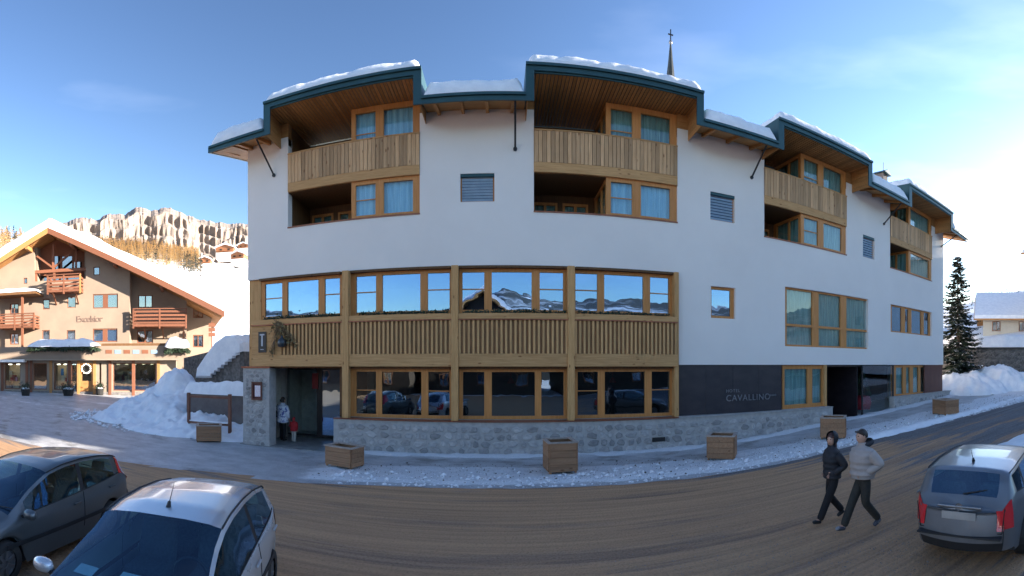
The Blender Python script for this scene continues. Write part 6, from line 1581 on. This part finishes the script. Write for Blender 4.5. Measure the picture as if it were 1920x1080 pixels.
    if hairstyle == 'long':
        g = Geo().grid(lambda a, b: ((-.012+.112*math.sin(min(.5, b*.62)*math.pi)*math.cos(a*2*math.pi), .094*math.sin(min(.5, b*.62)*math.pi)*math.sin(a*2*math.pi)*1.02, .02+.125*math.cos(min(.5, b*.62)*math.pi)-(.20*max(0, b-.8)/.2 if math.cos(a*2*math.pi) < .35 else -.03*b))), 28, 14); hg(g).local('hair', hair, t_, smooth=True)
    if hairstyle == 'back':
        g = Geo().grid(lambda a, b: ((-.012+.108*math.sin(b*.5*math.pi)*math.cos(a*2*math.pi), .092*math.sin(b*.5*math.pi)*math.sin(a*2*math.pi), .02+.125*math.cos(b*.5*math.pi)-(.09 if math.cos(a*2*math.pi) < .2 else 0)*b**3)), 28, 14); hg(g).local('hair', hair, t_, smooth=True)
        hg(ellip((-.13, 0, .0), .045, .045, .05, 8)).local('hair_bun', hair, t_, smooth=True)
    if hood == 'up':
        g = Geo().grid(lambda a, b: ((-.02+.135*math.cos((a-.5)*math.pi*1.45+math.pi)*math.sin(.12+b*2.9)**.8, .125*math.sin((a-.5)*math.pi*1.45+math.pi)*math.sin(.12+b*2.9)**.8, .02+.16*math.cos(.12+b*2.6))), 26, 16); hg(g).local('hood', jacket, t_, smooth=True)
    if hood == 'down':
        g = Geo().grid(lambda a, b: (-.085+.115*math.cos(a*2*math.pi)*(.75+.35*math.sin(b*math.pi))-.02, .135*math.sin(a*2*math.pi)*(.8+.3*math.sin(b*math.pi)), -.17+.10*b+.03*math.cos(a*2*math.pi+math.pi)), 24, 8); hg(g).local('hood', HOODM, t_, smooth=True)
    if glasses:
        g = Geo(); 
        for s_ in (-1, 1): g.add([tuple(Vector((.098, s_*.034, .075))+Vector((.012*math.cos(a*.785), .03*math.cos(a*.785), .02*math.sin(a*.785)))) for a in range(8)], [tuple(range(8))])
        hg(Geo().box(.082, .112, -.066, .066, .068, .100)).local('sunglasses', PLAS, t_, bevel=.01)
    return t_
EYEM = mat('dark_eye', (.05, .035, .03), rough=.2); LIPM = mat('lips', (.35, .14, .12), rough=.5)
BLKJ = mat('black_quilted_fabric', (.014, .015, .020), (.022, .023, .030), rough=.7, scale=9, bump=.6, bscale=12)
BLKT = mat('black_trouser_fabric', (.012, .011, .013), rough=.85, scale=12, bump=.4)
GRYJ = mat('grey_beige_jacket_fabric', (.42, .37, .345), (.36, .32, .30), rough=.75, scale=6, bump=.8, bscale=9)
GRNT = mat('dark_olive_trousers', (.040, .037, .030), (.028, .026, .022), rough=.85, scale=10, bump=.5)
HOODM = mat('dark_hood_lining', (.03, .035, .045), rough=.85)
HAIRD = mat('dark_hair', (.018, .011, .008), (.03, .018, .012), rough=.5, scale=30, stretch=(1, 1, .2)); HAIRR = mat('auburn_hair', (.07, .022, .014), (.04, .014, .01), rough=.5, scale=30)
SHOEB = mat('black_shoe', (.015, .015, .015), rough=.45); SHOEG = mat('blue_grey_trainer', (.30, .30, .31), (.07, .07, .09), rough=.6, scale=7, lo=.42, hi=.5)
WALK = ((( .16, .085, .50), (.36, .085, .10), (.50, .09, .075)), ((.02, -.085, .49), (-.30, -.085, .15), (-.19, -.09, .045)))
WALK2 = (((.02, .085, .49), (-.30, .085, .15), (-.19, .09, .045)), ((.17, -.085, .50), (.37, -.085, .10), (.51, -.09, .075)))
POCK = (((-.13, .28, 1.14), (.07, .15, 1.0)), ((-.13, -.28, 1.14), (.07, -.15, 1.0)))
def stand_at(px, py): return ground_at(px, py)
p = stand_at(1561, 977)
person('woman in a black hooded jacket and black trousers walking on the road', (p.x, p.y, p.z+.01), hd(-.96, .16), 1.70, {'feet': WALK, 'arms': POCK}, BLKJ, BLKT, SHOEB, HAIRR, 'long', bulk=.98, coat_end=.88, turn=.45, hood='up')
p = stand_at(1618, 992)
person('man in a puffy grey beige jacket and dark trousers walking on the road', (p.x, p.y, p.z+.01), hd(-.95, .12), 1.84, {'feet': WALK2, 'arms': (((-.15, .31, 1.16), (.08, .16, 1.03)), ((-.15, -.31, 1.16), (.08, -.16, 1.03)))}, GRYJ, GRNT, SHOEG, HAIRD, 'short', bulk=1.16, coat_end=.92, turn=-.1, hood='down', glasses=True, slim=.98)
PATJ = mat('white_blue_patterned_jacket', (.78, .80, .88), (.12, .16, .42), rough=.8, scale=9, lo=.52, hi=.60, detail=2, bump=.4)
REDJ = mat('red_snowsuit_fabric', (.50, .02, .025), (.38, .015, .02), rough=.75, scale=6, bump=.5)
CRM = mat('cream_trousers', (.55, .52, .46), rough=.85)
STAND = (((.02, .09, .48), (.0, .09, .09), (.13, .11, .045)), ((.0, -.09, .48), (-.02, -.09, .09), (.11, -.11, .045)))
p = stand_at(530, 828)
person('mother in a white and blue patterned jacket seen from behind at the left entrance', (p.x, p.y, .04), hd(.35, .94), 1.74, {'feet': STAND, 'arms': (((-.06, .27, 1.13), (.05, .24, .92)), ((.02, -.27, 1.13), (.10, -.26, .92)))}, PATJ, BLKT, SHOEB, HAIRD, 'back', bulk=1.25, coat_end=.74)
bp_ = thing('handbag', 'dark handbag hanging at the left hip of the mother at the entrance', 'bag', (p.x-.26, p.y-.08, 1.0), .3)
Geo().box(-.13, .13, -.06, .06, -.02, .26).local('bag_body', PLAS, bp_, bevel=.03)
Geo().beam((-.1, 0, .24), (.06, .02, .50), .03, .012).local('strap', PLAS, bp_)
Geo().beam((.1, 0, .24), (.06, .02, .50), .03, .012).local('strap', PLAS, bp_)
p = stand_at(551, 831)
person('small child in a red snow jacket and pale trousers beside the mother at the entrance', (p.x, p.y, .04), hd(.3, .95), .98, {'feet': STAND, 'arms': (((-.02, .27, 1.15), (.05, .30, 1.25)), ((.0, -.26, 1.12), (.05, -.25, .90)))}, REDJ, CRM, mat('grey_boots', (.35, .35, .36)), REDJ, 'back', bulk=1.35, coat_end=.80, slim=1.2)
